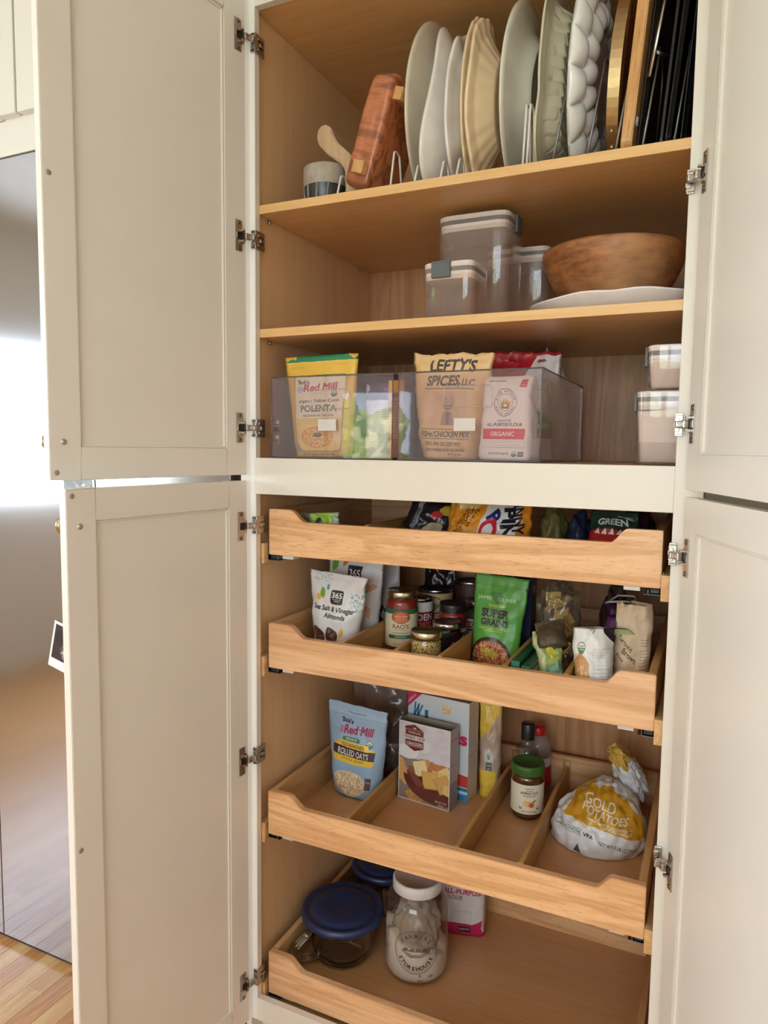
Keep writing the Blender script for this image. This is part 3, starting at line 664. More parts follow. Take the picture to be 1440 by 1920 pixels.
# round wooden tray with brass band
ACA = wood('acacia', (176, 112, 62), (118, 66, 34), 2, .35, 1.6, .9, .4, (80, 42, 22), 77, .3)
t = stand('wooden_tray', 'dark end-grain wooden tray edged with a riveted brass band', 'tray', .685, .20, .075)
o = link('tray_board', lathe_mesh('tray_board', [(0, 0), (.148, 0), (.150, .002), (.150, .016), (.148, .018), (0, .018)], 56), ACA, t, smooth=False, loc=(.004, 0, .172), rot=(0, pi/2, 0)); o.scale = (1.12, 1, 1)
for i in range(5):
    for j in range(9):
        y = -.12+i*.05; z = .03+j*.034
        if (y/.14)**2+((z-.172)/.16)**2 < 1:
            box('tray_block', .0222, .0228, y, y+.047, z, z+.031, [ACA, wood('acacia_light', (206, 142, 84), (160, 98, 54), 1, .35, 1.4, .8, .3, (110, 62, 32), 90, .3), wood('acacia_red', (150, 84, 50), (98, 50, 28), 1, .35, 1.4, .8, .3, (70, 36, 20), 95, .3)][(i*2+j*3) % 3], t, bevel=.0002)
o = link('brass_band', lathe_mesh('brass_band', [(.1505, -.001), (.1525, -.001), (.1525, .019), (.1505, .019), (.1505, -.001)], 72), mat('brass_band', (176, 150, 110), .38, 1, bump=(80, .05)), t, smooth=False, loc=(.004, 0, .172), rot=(0, pi/2, 0)); o.scale = (1.12, 1, 1)
for dz in (.035, .055): lathe('rivet', [(0, .0015), (.003, .001), (.0035, 0)], BRASS, t, n=12, loc=(.013, -.152*sqrt(max(0, 1-((dz-.172)/.172)**2))-.001, dz), rot=(pi/2, 0, 0))
# boards and sheet pans
OAK = wood('cutting_board_oak', (222, 172, 108), (190, 134, 74), 2, .4, 1.2, .6, .5, (140, 92, 50), 101, .2)
t = stand('cutting_board', 'thick honey-oak cutting board, right of the brass-banded tray', 'cutting board', .722, .19, .082)
def rrect(y0, y1, z0, z1, r, n=6):
    P = []
    for cy, cz, a0 in ((y1-r, z1-r, 0), (y0+r, z1-r, 90), (y0+r, z0+r, 180), (y1-r, z0+r, 270)):
        P += [(cy+r*cos(radians(a0+90*i/n)), cz+r*sin(radians(a0+90*i/n))) for i in range(n+1)]
    return P
prism('board', rrect(-.145, .15, .0, .373, .02), 0, .019, OAK, t, .002, 'yz')
lathe('foot', [(0, .003), (.008, .003), (.009, 0)], mat('rubber_grey', (190, 186, 178), .6), t, n=20, loc=(.0192, -.12, .055), rot=(0, pi/2, 0))
BLK = mat('black_pan', (22, 21, 24), .38, .3, bump=(90, .1)); GRY = mat('charcoal_pan', (70, 66, 62), .4, .5, bump=(90, .1))
for x, y, h, mt_, lab, tl in ((.7435, .242, .365, GRY, 'charcoal metal baking sheet directly right of the oak board', .085), (.794, .20, .365, BLK, 'black baking sheet behind the steel-handled lid rack', .09), (.817, .21, .365, BLK, 'black baking sheet at the far right end of the rack', .07)):
    t = stand('baking_sheet', lab, 'baking sheet', x, y, tl)
    prism('pan_floor', rrect(-.15, .15, 0, h, .018), 0, .0016, mt_, t, 0, 'yz')
    bm = bmesh.new(); P = rrect(-.15, .15, 0, h, .018); Q = rrect(-.157, .157, -.0, h+.007, .022)
    A = [bm.verts.new((.0016, a, b)) for a, b in P]; B = [bm.verts.new((.0095, a, b)) for a, b in Q]; n = len(P)
    for i in range(n): bm.faces.new((A[i], A[(i+1) % n], B[(i+1) % n], B[i]))
    bmesh.ops.solidify(bm, geom=bm.faces[:], thickness=.0015); link('pan_rim', fin(bm, 'pan_rim'), mt_, t)
STW = mat('satin_steel', (205, 202, 198), .25, 1, bump=(80, .05))
t = stand('handled_tray', 'dark tray with a satin steel bar handle, in front of the black baking sheets', 'tray', .773, .24, .08)
prism('board', rrect(-.17, .13, .0, .372, .02), .010, .0145, BLK, t, .0005, 'yz')
tube('handle', [[(-.020, -.165, .125), (-.006, -.165, .29)]], .0042, STW, t)
tube('handle_post', [[(-.016, -.165, .165), (.012, -.12, .172)]], .0035, STW, t)
# wire racks
WIRE = mat('white_wire', (226, 220, 214), .35, bump=(60, .05)); WIRED = mat('grey_wire', (120, 116, 112), .3, .7, bump=(60, .05))
def loop(x, y0, y1, h, top=.008, lean=0):
    P = [(x, y0, .0045)]
    for k_ in range(9): a = pi-pi*k_/8; P.append((x+lean, (y0+y1)/2+(y1-y0)/2*.45*cos(a), h-top+top*sin(a)))
    return P+[(x, y1, .0045)]
t = thing('plate_rack', 'white wire plate rack with short loops under the wood block and plates', 'rack', (0, 0, SH1+.0003))
tube('rack_base', [[(.165, .045, .0027), (.575, .045, .0027)], [(.165, .235, .0027), (.575, .235, .0027)], [(.165, .045, .0027), (.165, .235, .0027)], [(.575, .045, .0027), (.575, .235, .0027)]], .0022, WIRE, t)
for x in (.1665, .287, .338, .392, .4245, .5525, .5600):
    for (y0, y1) in ((.05, .11), (.17, .235)): tube('rack_loop', [loop(x, y0, y1, .055 if x < .2 else .085 if x < .3 else (.125 if x > .5 else .05))], .0022, WIRE, t)
t = thing('pan_rack', 'grey wire rack with tall loops holding platters, boards and pans', 'rack', (0, 0, SH1+.0003))
tube('rack_base', [[(.605, .03, .003), (.836, .03, .003)], [(.605, .25, .003), (.836, .25, .003)]], .0022, WIRED, t)
for x in (.612, .672, .7195, .7635, .813): tube('rack_loop', [loop(x-.004, .045, .245, .205, .03, .015)], .0022, WIRED, t)
# brown block with square pegs
BLKW = wood('carved_brown_wood', (190, 112, 70), (138, 76, 44), 0, .3, 1.1, 1.0, .5, (90, 46, 26), 120, .5)
t = thing('wooden_block', 'chunky reddish-brown wooden stand with pale square pegs, leaning in the rack', 'wooden stand', (.2185, .1, SH1+.008), (0, radians(19), radians(-8)))
bm = bmesh.new(); bmesh.ops.create_cube(bm, size=1); bmesh.ops.subdivide_edges(bm, edges=bm.edges[:], cuts=14, use_grid_fill=True)
for v in bm.verts:
    x, y, z = v.co*2; r = .16
    def rd(a, b, c_): return a
    m1 = max(abs(x), abs(z)); 
    L2 = (abs(x)**12+abs(z)**12+abs(y)**12)**(1/12.) or 1; q = max(abs(x), abs(y), abs(z)); s_ = q/L2 if L2 else 1
    x, y, z = x*s_, y*s_, z*s_
    d = .06*fb(x, y*2, z*1.5, 1.1)-.035*math.exp(-((z+.45+.12*x)/.05)**2)
    w_ = .029*(1-.06*z); v.co = (x*w_*(1+d), y*.062*(1+d*.6), .112+z*.108*(1+.03*x))
link('block_body', fin(bm, 'block_body'), BLKW, t, smooth=True)
PEG = wood('pale_peg', (222, 170, 112), (196, 142, 86), 1, .45, 2, .5, .3, (160, 110, 66), 130)
box('peg', .020, .046, -.050, .06, .176, .200, PEG, t, bevel=.001)
box('peg', -.004, .022, -.078, .03, .028, .052, PEG, t, bevel=.001)
# pale board with rounded handle
t = thing('cutting_board', 'pale wooden paddle board with rounded handle behind the brown block', 'cutting board', (.1665, .13, SH1+.0005), (0, radians(-2), 0))
PALE = wood('pale_board', (206, 176, 138), (182, 150, 112), 2, .5, 1, .3, .2, (150, 115, 80), 140)
bm = bmesh.new()
P = [(.010, .0), (.030, .0), (.036, .012), (.034, .05), (.014, .085), (-.012, .112), (-.028, .132), (-.036, .148), (-.038, .162), (-.034, .174), (-.022, .179), (-.010, .174), (.0, .160), (.02, .14), (.04, .12), (.052, .10), (.052, .02), (.046, -.0)]
P = [(.004, .014), (.010, .002), (.022, 0), (.034, .004), (.040, .014), (.040, .07), (.016, .10), (-.012, .128), (-.022, .146), (-.026, .158), (-.034, .168), (-.048, .171), (-.058, .162), (-.062, .146), (-.056, .130), (-.036, .108), (-.006, .084), (.004, .07)]
prism('board', P, -.05, .03, PALE, t, .003)
lathe('dowel', [(0, .004), (.007, .004), (.0085, 0)], PALE, t, n=20, loc=(.038, -.062, .028), rot=(pi/2, 0, radians(20)))
# stoneware bowl
t = thing('stoneware_bowl', 'small stoneware bowl, grey rim over dark striped glaze, left corner of top shelf', 'bowl', (.110, .105, SH1+.0004))
lathe('bowl_body', [(0, 0), (.03, 0), (.038, .004), (.044, .02), (.047, .045)], mat('dark_stone_glaze', (58, 60, 62), .3, bump=(40, .2), var=.3), t, n=48)
lathe('rim', [(.047, .045), (.0485, .05), (.0485, .083), (.047, .086), (.0445, .085), (.044, .05), (.04, .02), (0, .008)], mat('speckled_grey_clay', (172, 160, 146), .6, bump=(60, .3), var=.12), t, n=48)
for k_ in range(12):
    a = 2*pi*k_/12; tube('stripe', [[(.040*cos(a), .040*sin(a), .008), (.0445*cos(a+.05), .0445*sin(a+.05), .022), (.0472*cos(a+.1), .0472*sin(a+.1), .045)]], .0022, mat('stripe_grey', (140, 138, 134), .4), t, n=6)

# ================================================================== MIDDLE SHELF
PLAS = clear('clear_canister', (248, 242, 240), .04, 1.5, haze=.10, hazecol=(240, 228, 224)); LIDW = mat('white_lid', (236, 230, 226), .35, bump=(80, .04)); SEAL = mat('grey_seal', (110, 108, 106), .5, bump=(80, .04)); CLIP = mat('slate_clip', (88, 94, 98), .4, bump=(80, .04))
def sq(w, d, p, n): return [(a, b) for a, b in superloop(w, d, p, n)]
def rings(name, secs, mt, parent, p=6, n=48, cap=(True, True), **k):
    """stack of rounded-square sections (w, d, z)"""
    V = []; Fc = []
    for (w_, d_, z) in secs: V += [(a, b, z) for a, b in superloop(w_, d_, p, n)]
    for i in range(len(secs)-1):
        for q in range(n): q2 = (q+1) % n; Fc.append((i*n+q, i*n+q2, (i+1)*n+q2, (i+1)*n+q))
    if cap[0]: Fc.append(tuple(range(n))[::-1])
    if cap[1]: Fc.append(tuple(range((len(secs)-1)*n, len(secs)*n)))
    return link(name, mesh(name, V, Fc), mt, parent, **k)
def canister(label, x, y, z, w_, d_, h, clip, fillh=0, rz=0, group=None):
    t = thing('food_canister', label, 'canister', (x, y, z+.0004), (0, 0, rz), group)
    rings('container', [(w_*.9, d_*.9, .0), (w_*.94, d_*.94, .004), (w_, d_, h-.024), (w_*1.0, d_*1.0, h-.003)], PLAS, t, 7, cap=(True, False), smooth=True)
    rings('inner_wall', [(w_*.86, d_*.86, .004), (w_*.955, d_*.955, h-.024)], clear('inner_wall_clear', (246, 242, 240), .04, 1.3), t, 7, cap=(True, False), smooth=True)
    rings('lid', [(w_*.93, d_*.93, h-.032), (w_*.95, d_*.95, h-.028), (w_*.95, d_*.95, h-.018)], LIDW, t, 7)
    rings('seal', [(w_*.965, d_*.965, h-.0178), (w_*.965, d_*.965, h-.0102)], SEAL, t, 7)
    rings('lid_top', [(w_*.975, d_*.975, h-.0100), (w_*.985, d_*.985, h-.002), (w_*.95, d_*.95, h)], LIDW, t, 7)
    sx, sy = {'f': (0, -1), 'r': (1, 0), 'l': (-1, 0)}[clip]; bw = .019
    if sy: bm = bmesh.new(); addbox(bm, -bw-.012, bw-.012, -d_/2-.005, -d_/2+.001, h-.030, h-.002); addbox(bm, -bw-.012, bw-.012, -d_/2-.005, -d_/2+.01, h-.003, h+.001)
    else: bm = bmesh.new(); a, b = sorted((sx*(w_/2-.001), sx*(w_/2+.005))); addbox(bm, a, b, -bw, bw, h-.034, h-.002); a, b = sorted((sx*(w_/2-.012), sx*(w_/2+.005))); addbox(bm, a, b, -bw, bw, h-.003, h+.001)
    link('clip', fin(bm, 'clip', .0015, 2), CLIP, t)
    if fillh:
        secs = [(w_*.855, d_*.855, .005)]+[(w_*(.86+.09*i/8), d_*(.86+.09*i/8), .005+(fillh-.005)*i/8) for i in range(1, 9)]
        o = rings('flour', secs, mat('white_flour', (236, 226, 220), .95, bump=(220, .3), var=.03), t, 7, smooth=True)
        for v in o.data.vertices:
            if v.co.z > fillh-.003: v.co.z += .012*(v.co.x/w_)+.003*fb(v.co.x, v.co.y, 0, 60)
    return t
canister('small clear canister with grey clip, front left of the middle shelf', .421, .0735, SH2, .104, .104, .102, 'f')
canister('tallest clear canister, empty, white lid with slate clip, behind the small one', .4315, .196, SH2, .154, .13, .222, 'r')
canister('clear canister with dark clip half hidden between the tallest canister and wooden bowl', .485, .345, SH2, .146, .13, .186, 'r')
canister('large flour-filled canister at the right end of the deck', .829, .115, DK, .13, .115, .129, 'l', .098)
canister('smaller flour-filled canister stacked on the large one', .836, .105, DK+.130, .112, .10, .078, 'l', .058)
canister('clear canister standing behind the stacked flour canisters', .842, .26, DK, .13, .12, .170, 'l')
# wooden bowl on divided platter
t = thing('divided_platter', 'white divided serving platter under the large wooden bowl', 'platter', (.722, .17, SH2+.0004))
PLW = mat('white_platter', (232, 226, 226), .3, bump=(40, .03))
n = 96; prof = [(0, .006), (.70, .006), (.82, .010), (.93, .020), (1, .024), (1.02, .0235), (1.0, .021), (.9, .011), (.72, 0), (0, 0)]
V = []; Fc = []
for (r, z) in prof:
    for q in range(n):
        a = 2*pi*q/n; lob = 1-.035*math.exp(-((cos(a)+.02)/.10)**2); rr_ = r*lob
        V.append((rr_*.168*math.copysign(abs(cos(a))**.8, cos(a)), rr_*.128*math.copysign(abs(sin(a))**.8, sin(a)), z*(1+.45*math.exp(-((cos(a))/.45)**2)*(1 if r > .8 else 0)*(.55+.45*(abs(cos(a))/.3 if abs(cos(a)) < .3 else 1)))))
for i in range(len(prof)-1):
    for q in range(n): q2 = (q+1) % n; Fc.append((i*n+q, i*n+q2, (i+1)*n+q2, (i+1)*n+q))
me = mesh('platter_body', V, Fc); bm = bmesh.new(); bm.from_mesh(me); bmesh.ops.remove_doubles(bm, verts=bm.verts[:], dist=1e-5); bmesh.ops.recalc_face_normals(bm, faces=bm.faces[:]); bm.to_mesh(me); bm.free()
link('platter_body', me, PLW, t, smooth=True)
box('partition', -.003, .003, -.10, .10, .0065, .0215, PLW, t, bevel=.001)
t = thing('wooden_bowl', 'large scuffed reddish-brown wooden bowl on the white platter', 'bowl', (.694, .235, SH2+.0355))
mt, nt, b = nodes('scuffed_bowl_wood'); L = nt.links.new
v = coords(nt, (1, 1, 4)); n1 = N(nt, 'ShaderNodeTexNoise'); n1.inputs['Scale'].default_value = 14; n1.inputs['Detail'].default_value = 8; n1.inputs['Roughness'].default_value = .7; L(v, n1.inputs['Vector'])
v2 = coords(nt, (1, 1, 1)); br = N(nt, 'ShaderNodeTexNoise'); br.inputs['Scale'].default_value = 5; br.inputs['Detail'].default_value = 5; L(v2, br.inputs['Vector'])
cr = N(nt, 'ShaderNodeValToRGB'); cr.color_ramp.elements[0].position = .32; cr.color_ramp.elements[1].position = .72; cr.color_ramp.elements[0].color = (*lin((112, 58, 28)), 1); cr.color_ramp.elements[1].color = (*lin((198, 134, 84)), 1)
c2 = N(nt, 'ShaderNodeValToRGB'); c2.color_ramp.elements[0].position = .52; c2.color_ramp.elements[1].position = .66
L(n1.outputs['Fac'], cr.inputs[0]); L(br.outputs['Fac'], c2.inputs[0]); mx = N(nt, 'ShaderNodeMix', data_type='RGBA'); ml = N(nt, 'ShaderNodeMath', operation='MULTIPLY'); ml.inputs[1].default_value = .4; L(c2.outputs[0], ml.inputs[0])
L(ml.outputs[0], mx.inputs[0]); L(cr.outputs[0], mx.inputs[6]); mx.inputs[7].default_value = (*lin((224, 176, 130)), 1); L(mx.outputs[2], b.inputs['Base Color']); b.inputs['Roughness'].default_value = .45
lathe('bowl_body', [(0, .004), (.082, .0), (.088, .002), (.100, .018), (.118, .045), (.131, .075), (.138, .098), (.1385, .104), (.136, .107), (.132, .104), (.124, .075), (.108, .045), (.085, .018), (0, .012)], mt, t, n=72)

# ================================================================== DECK: two clear bins
ACR = clear('smoky_acrylic', (247, 243, 246), .02, 1.5, haze=.034, hazecol=(232, 222, 232))
def bin_(label, x0, x1, y0, y1, sx, sz):
    t = thing('storage_bin', label, 'storage bin', ((x0+x1)/2, y0, DK+.0003)); w_ = x1-x0; d_ = y1-y0; h = .1725; q = .0028
    for (nm, a) in (('bin_front', (-w_/2, w_/2, 0, q, 0, h)), ('bin_back', (-w_/2, w_/2, d_-q, d_, 0, h)), ('bin_side', (-w_/2, -w_/2+q, q, d_-q, 0, h)), ('bin_side', (w_/2-q, w_/2, q, d_-q, 0, h)), ('bin_floor', (-w_/2+q, w_/2-q, q, d_-q, 0, q))):
        box(nm, *a, ACR, t, bevel=.0006)
    RIM = clear('acrylic_rim', (120, 108, 112), .05, 1.5, haze=.25, hazecol=(190, 180, 184))
    tube('rim', [[(-w_/2, .001, h), (w_/2, .001, h), (w_/2, d_-.001, h), (-w_/2, d_-.001, h)]], .0016, RIM, t, n=6, closed=True)
    for x in (-w_/2+.001, w_/2-.001): tube('corner', [[(x, .001, .002), (x, .001, h-.002)]], .0014, RIM, t, n=6)
    tube('foot_rim', [[(-w_/2+.002, .001, .0018), (w_/2-.002, .001, .0018)]], .0016, RIM, t, n=6)
    P = [(a+(-.046), .0, b) for a, b in rrect(0, .094, .104, .144, .006, 4)]; P = [(p[0], -.0004, p[2]) for p in P]
    tube('handle', [P], .0011, clear('handle_rim', (235, 228, 230), .03, 1.6, haze=.2, hazecol=(235, 230, 230)), t, n=6, closed=True)
    box('label', sx, sx+.043, -.0008, -.0001, sz, sz+.024, mat('label_paper', (214, 206, 202), .55, bump=(300, .05)), t, bevel=0)
    return t
bin_('left clear acrylic bin holding the yellow polenta pouch', .018, .3085, .0295, .46, -.026, .0585)
bin_('right clear acrylic bin holding the tan spice bag and the flour', .320, .6065, .0295, .46, -.025, .0585)

PLAIN = {}
def plain(name, rgb, rough=.45, **k): return mat(name, rgb, rough, **k)
# yellow polenta pouch
A = Art(480, 620, (232, 186, 74))
A.rect(0, 0, 480, 34, (40, 130, 84)); A.line(0, 38, 480, 38, 2, (250, 225, 150)); A.lines(40, 66, 120, 2, 7, (90, 70, 40)); A.lines(330, 58, 110, 1, 7, (90, 70, 40))
A.rect(62, 118, 360, 470, (60, 100, 70), r=26); A.rect(66, 122, 352, 462, (240, 208, 120), r=24); A.rect(74, 132, 336, 250, (236, 222, 190), r=18)
A.text("'Bob's", 130, 172, 26, (70, 50, 80), bold=.03); A.text('Red Mill', 250, 214, 44, (178, 50, 72), w=230, bold=.03, shear=.12, rot=-.03)
A.ell(110, 205, 26, 22, (190, 190, 200)); A.usda(350, 236, 20); A.lines(190, 228, 90, 2, 9, (120, 60, 60)); A.text('organic Yellow Corn', 240, 286, 21, (60, 50, 40), w=290, shear=.25)
A.text('POLENTA', 245, 342, 40, (92, 110, 56), w=270, bold=.03); A.text('Also Known As: Corn Grits', 245, 372, 14, (80, 70, 50), w=230); A.lines(120, 390, 240, 3, 13, (110, 90, 60))
A.ell(240, 500, 130, 66, (222, 160, 70)); A.blob(240, 500, 120, 58, 420, 6, [(238, 196, 110), (214, 150, 60), (244, 210, 130)]); A.ell(245, 485, 34, 14, (70, 70, 66)); A.ell(245, 480, 28, 9, (110, 104, 90))
A.poly([(70, 590), (70, 520), (100, 570), (130, 590)], (150, 170, 170)); A.text('NET WT 24 OZ (1 LB 8 OZ) 680g', 240, 610, 14, (60, 50, 40), w=270)
t = thing('food_pouch', 'yellow and green polenta pouch in the left acrylic bin', 'pouch', (.128, .072, DK+.0042), (radians(3), radians(-1), 0))
pouch('pouch_body', .172, .214, .062, print_mat('polenta_print', A, .35, (30, .3)), plain('yellow_film', (222, 176, 70), .35), t, wb=.80, wt=1.06, crump=.003, seed=2)
# white carton and neighbours behind, left bin
A = Art(300, 420, (232, 226, 222)); A.rect(0, 0, 300, 90, (92, 66, 98)); A.text('72', 210, 66, 44, (130, 110, 140)); A.rect(20, 120, 260, 60, (214, 90, 60)); A.text('RICE', 150, 166, 34, (240, 236, 230)); A.lines(30, 210, 240, 12, 15, (90, 80, 80)); A.rect(60, 400, 180, 20, (170, 60, 50))
A = Art(300, 420, (232, 226, 222)); A.rect(0, 0, 300, 96, (92, 66, 98)); A.text('72', 214, 70, 40, (140, 120, 150)); A.lines(30, 120, 240, 20, 14, (120, 110, 110))
t = thing('food_pouch', 'pale pouch with a purple top band beside the polenta in the left bin', 'pouch', (.2325, .136, DK+.0042), (radians(2), 0, radians(4)))
pouch('pouch_body', .068, .160, .05, print_mat('purple_band_print', A, .3, (30, .2)), plain('pale_film', (220, 214, 212), .3), t, seed=4, crump=.003)
def box_thing(name, label, cat, loc, rz, w_, d_, h, front, side, top, group=None, ry=0):
    t = thing(name, label, cat, loc, (0, ry, rz), group)
    o = rings('box_body', [(w_, d_, 0), (w_, d_, h)], front, t, 60, 4)
    me = o.data; bpy.data.objects.remove(o)
    V = [(-w_/2, -d_/2, 0), (w_/2, -d_/2, 0), (w_/2, d_/2, 0), (-w_/2, d_/2, 0), (-w_/2, -d_/2, h), (w_/2, -d_/2, h), (w_/2, d_/2, h), (-w_/2, d_/2, h)]
    Fc = [(0, 1, 5, 4), (1, 2, 6, 5), (2, 3, 7, 6), (3, 0, 4, 7), (4, 5, 6, 7), (3, 2, 1, 0)]; uv4 = [(0, 0), (1, 0), (1, 1), (0, 1)]
    me = bpy.data.meshes.new('carton'); me.from_pydata(V, [], Fc); l = me.uv_layers.new(name='UVMap')
    for p in me.polygons:
        for i, li in enumerate(p.loop_indices): l.data[li].uv = uv4[i]
    for p, k_ in zip(me.polygons, (0, 1, 0, 1, 2, 2)): p.material_index = k_
    for mm in (front, side, top): me.materials.append(mm)
    link('carton', me, [front, side, top], t); return t
AS = Art(120, 400, (206, 160, 130)); AS.rect(0, 0, 120, 60, (236, 170, 60)); AS.text('$2.99', 60, 84, 18, (120, 50, 40)); AS.lines(10, 110, 100, 18, 15, (90, 50, 40)); AS.rect(0, 300, 120, 100, (170, 90, 60), .5)
sm = print_mat('price_side_print', AS, .5, (30, .1)); t = box_thing('food_carton', 'tan carton with orange price band, at the right of the left bin', 'carton', (.2845, .15, DK+.0042), 0, .036, .10, .162, sm, sm, plain('card_brown', (160, 120, 90)))
t = thing('food_bag', 'dark maroon bag standing at the back of the left bin', 'bag', (.17, .30, DK+.0042))
pouch('pouch_body', .19, .196, .08, plain('maroon_film', (96, 50, 62), .35, bump=(40, .4)), plain('maroon_film', (96, 50, 62)), t, seed=11, crump=.008)
# tan spice bag
A = Art(520, 660, (226, 186, 130)); TX = (64, 58, 60)
for k_ in range(160): A.ell(A.rng.random()*520, A.rng.random()*660, 14+30*A.rng.random(), 10+20*A.rng.random(), [(232, 196, 144), (220, 176, 120), (228, 190, 138)][k_ % 3], .35)
A.text("LEFTY'S", 265, 108, 74, TX, w=300, bold=.035, shear=.12); A.text('SPICES,', 215, 198, 64, TX, w=230, bold=.035, shear=.12); A.text('LLC', 380, 198, 40, TX, w=80, bold=.03)
A.rect(90, 216, 330, 5, TX)
A.rect(110, 236, 280, 210, (214, 178, 140), .8); A.ell(268, 292, 44, 56, (196, 156, 124)); A.ell(268, 268, 40, 34, (206, 170, 138)); A.ell(268, 326, 34, 26, (150, 124, 108)); A.ell(268, 312, 22, 7, (210, 180, 160)); A.ell(252, 284, 6, 3, (110, 84, 70)); A.ell(284, 284, 6, 3, (110, 84, 70)); A.ell(268, 300, 7, 9, (184, 144, 114)); A.rect(245, 272, 16, 3, (120, 96, 84)); A.rect(276, 272, 16, 3, (120, 96, 84))
A.poly([(226, 446), (236, 370), (268, 356), (300, 370), (316, 446)], (170, 136, 116)); A.poly([(258, 366), (280, 366), (284, 446), (266, 446)], (120, 96, 92)); A.text('BARBER', 268, 444, 10, (90, 70, 70), w=50)
A.rect(70, 470, 370, 4, TX); A.text("FISHn'CHICKEN MIX", 255, 520, 36, TX, w=370, bold=.03, shear=.06); A.rect(70, 530, 370, 4, TX)
A.text('OVEN, PAN OR DEEP FRY', 235, 576, 25, TX, w=300, bold=.02, shear=.05); A.text('COATS 3 POUNDS OF FISH OR CHICKEN', 250, 612, 18, TX, w=330, bold=.02); A.text('NET WT. 10oz (283g)', 340, 634, 11, TX, w=110)
t = thing('food_bag', 'tan fish and chicken coating mix bag, left half of the right bin', 'bag', (.412, .092, DK+.0044), (radians(4), radians(1.5), radians(0)))
pouch('pouch_body', .170, .206, .085, print_mat('spice_print', A, .4, (26, .5)), plain('tan_film', (224, 190, 142), .4), t, wb=.72, wt=1.0, waist=-.06, crump=.007, seed=21, topwave=.006)
# white flour sack
A = Art(420, 600, (238, 228, 216)); K = (60, 50, 48); GO = (196, 150, 60)
A.text('IMPROVE YOUR BAKING', 120, 40, 12, K, w=150); A.rect(330, 26, 72, 58, (214, 60, 72)); A.text('ORGANIC', 366, 72, 9, (240, 220, 220), w=46); A.text('+', 366, 56, 14, (240, 220, 220))
A.ring(205, 190, 100, 4, K); A.ring(205, 190, 62, 3, K); A.arc('KING ARTHUR', 205, 190, 72, 18, K, 190, 350); A.arc('YNAPMOC GNIKAB', 205, 190, 90, 13, K, 20, 160, True)
A.poly([(170, 225), (164, 172), (184, 200), (188, 156), (200, 196), (206, 146), (213, 196), (224, 156), (228, 200), (248, 172), (240, 225)], GO); A.ell(206, 212, 12, 10, (238, 228, 216)); A.rect(168, 226, 74, 7, K)
A.text('UNBLEACHED', 210, 326, 15, (110, 100, 96), w=130); A.text('ALL-PURPOSE FLOUR', 210, 358, 24, K, w=300, bold=.02)
A.rect(30, 376, 356, 76, (216, 66, 78)); A.text('ORGANIC', 208, 428, 32, (242, 232, 226), w=190, bold=.02); A.frame(30, 462, 356, 46, 1.5, (120, 100, 90)); A.lines(44, 474, 330, 1, 8, K, 2); A.lines(44, 492, 330, 1, 8, K, 2)
A.text('NET WT 32 OZ (2 LBS) 907g', 170, 560, 14, K, w=170); A.usda(300, 556, 20); A.rect(330, 540, 54, 34, (90, 96, 90)); A.text('NON GMO', 357, 562, 12, (230, 230, 225), w=44)
A.frame(24, 14, 372, 500, 1.5, (150, 130, 110))
AS = Art(200, 600, (232, 222, 212)); AS.frame(40, 90, 140, 170, 2, (90, 80, 76)); AS.lines(48, 60, 120, 2, 14, (80, 70, 66)); AS.lines(48, 102, 124, 11, 14, (90, 80, 76)); AS.lines(40, 290, 130, 8, 13, (110, 100, 96)); AS.ring(80, 420, 24, 3, (70, 60, 60)); AS.lines(40, 470, 140, 5, 14, (110, 100, 96))
t = thing('flour_sack', 'white paper sack of organic all-purpose flour in the right bin', 'flour sack', (.5365, .068, DK+.0044), (0, radians(.5), radians(-4)))
brick('sack_body', .103, .158, .064, [print_mat('flour_print', A, .6, (30, .3)), print_mat('flour_side_print', AS, .6, (30, .4))], t, taper=.08, tpinch=.7, seed=5, crump=.004)
# behind in the right bin
A = Art(300, 500, (222, 222, 214)); A.rect(0, 250, 300, 90, (70, 130, 80)); A.ell(150, 250, 110, 60, (90, 150, 90)); A.rect(0, 340, 300, 24, (200, 70, 90)); A.lines(20, 380, 260, 8, 14, (90, 90, 90)); A.ring(200, 120, 70, 8, (190, 196, 190)); A.text('ORGANIC', 150, 300, 26, (230, 236, 226), w=180)
pm1 = print_mat('green_white_print', A, .35, (26, .5))
t = thing('food_bag', 'crumpled green and white bag behind the flour sack', 'bag', (.552, .158, DK+.0044), (0, 0, radians(34)))
pouch('pouch_body', .096, .158, .06, pm1, pm1, t, seed=31, crump=.010)
t = thing('food_bag', 'red-topped white bag rising behind the flour sack, second back in the right bin', 'bag', (.51, .25, DK+.0044), (0, radians(3), 0))
A = Art(300, 400, (226, 216, 212)); A.poly([(0, 0), (200, 0), (140, 140), (0, 160)], (196, 40, 50)); A.rect(0, 0, 300, 12, (180, 30, 44))
pouch('pouch_body', .15, .226, .09, print_mat('red_top_print', A, .35, (24, .5)), plain('red_film', (180, 36, 46), .35), t, seed=37, crump=.012, topwave=.010)
t = thing('food_bag', 'translucent white crumpled bag slumped at the back right of the right bin', 'bag', (.556, .365, DK+.0044))
crumple('bag_body', .030, .05, .218, mat('white_poly', (228, 220, 218), .3, bump=(40, .5)), t, seed=3.3, amp=.35)

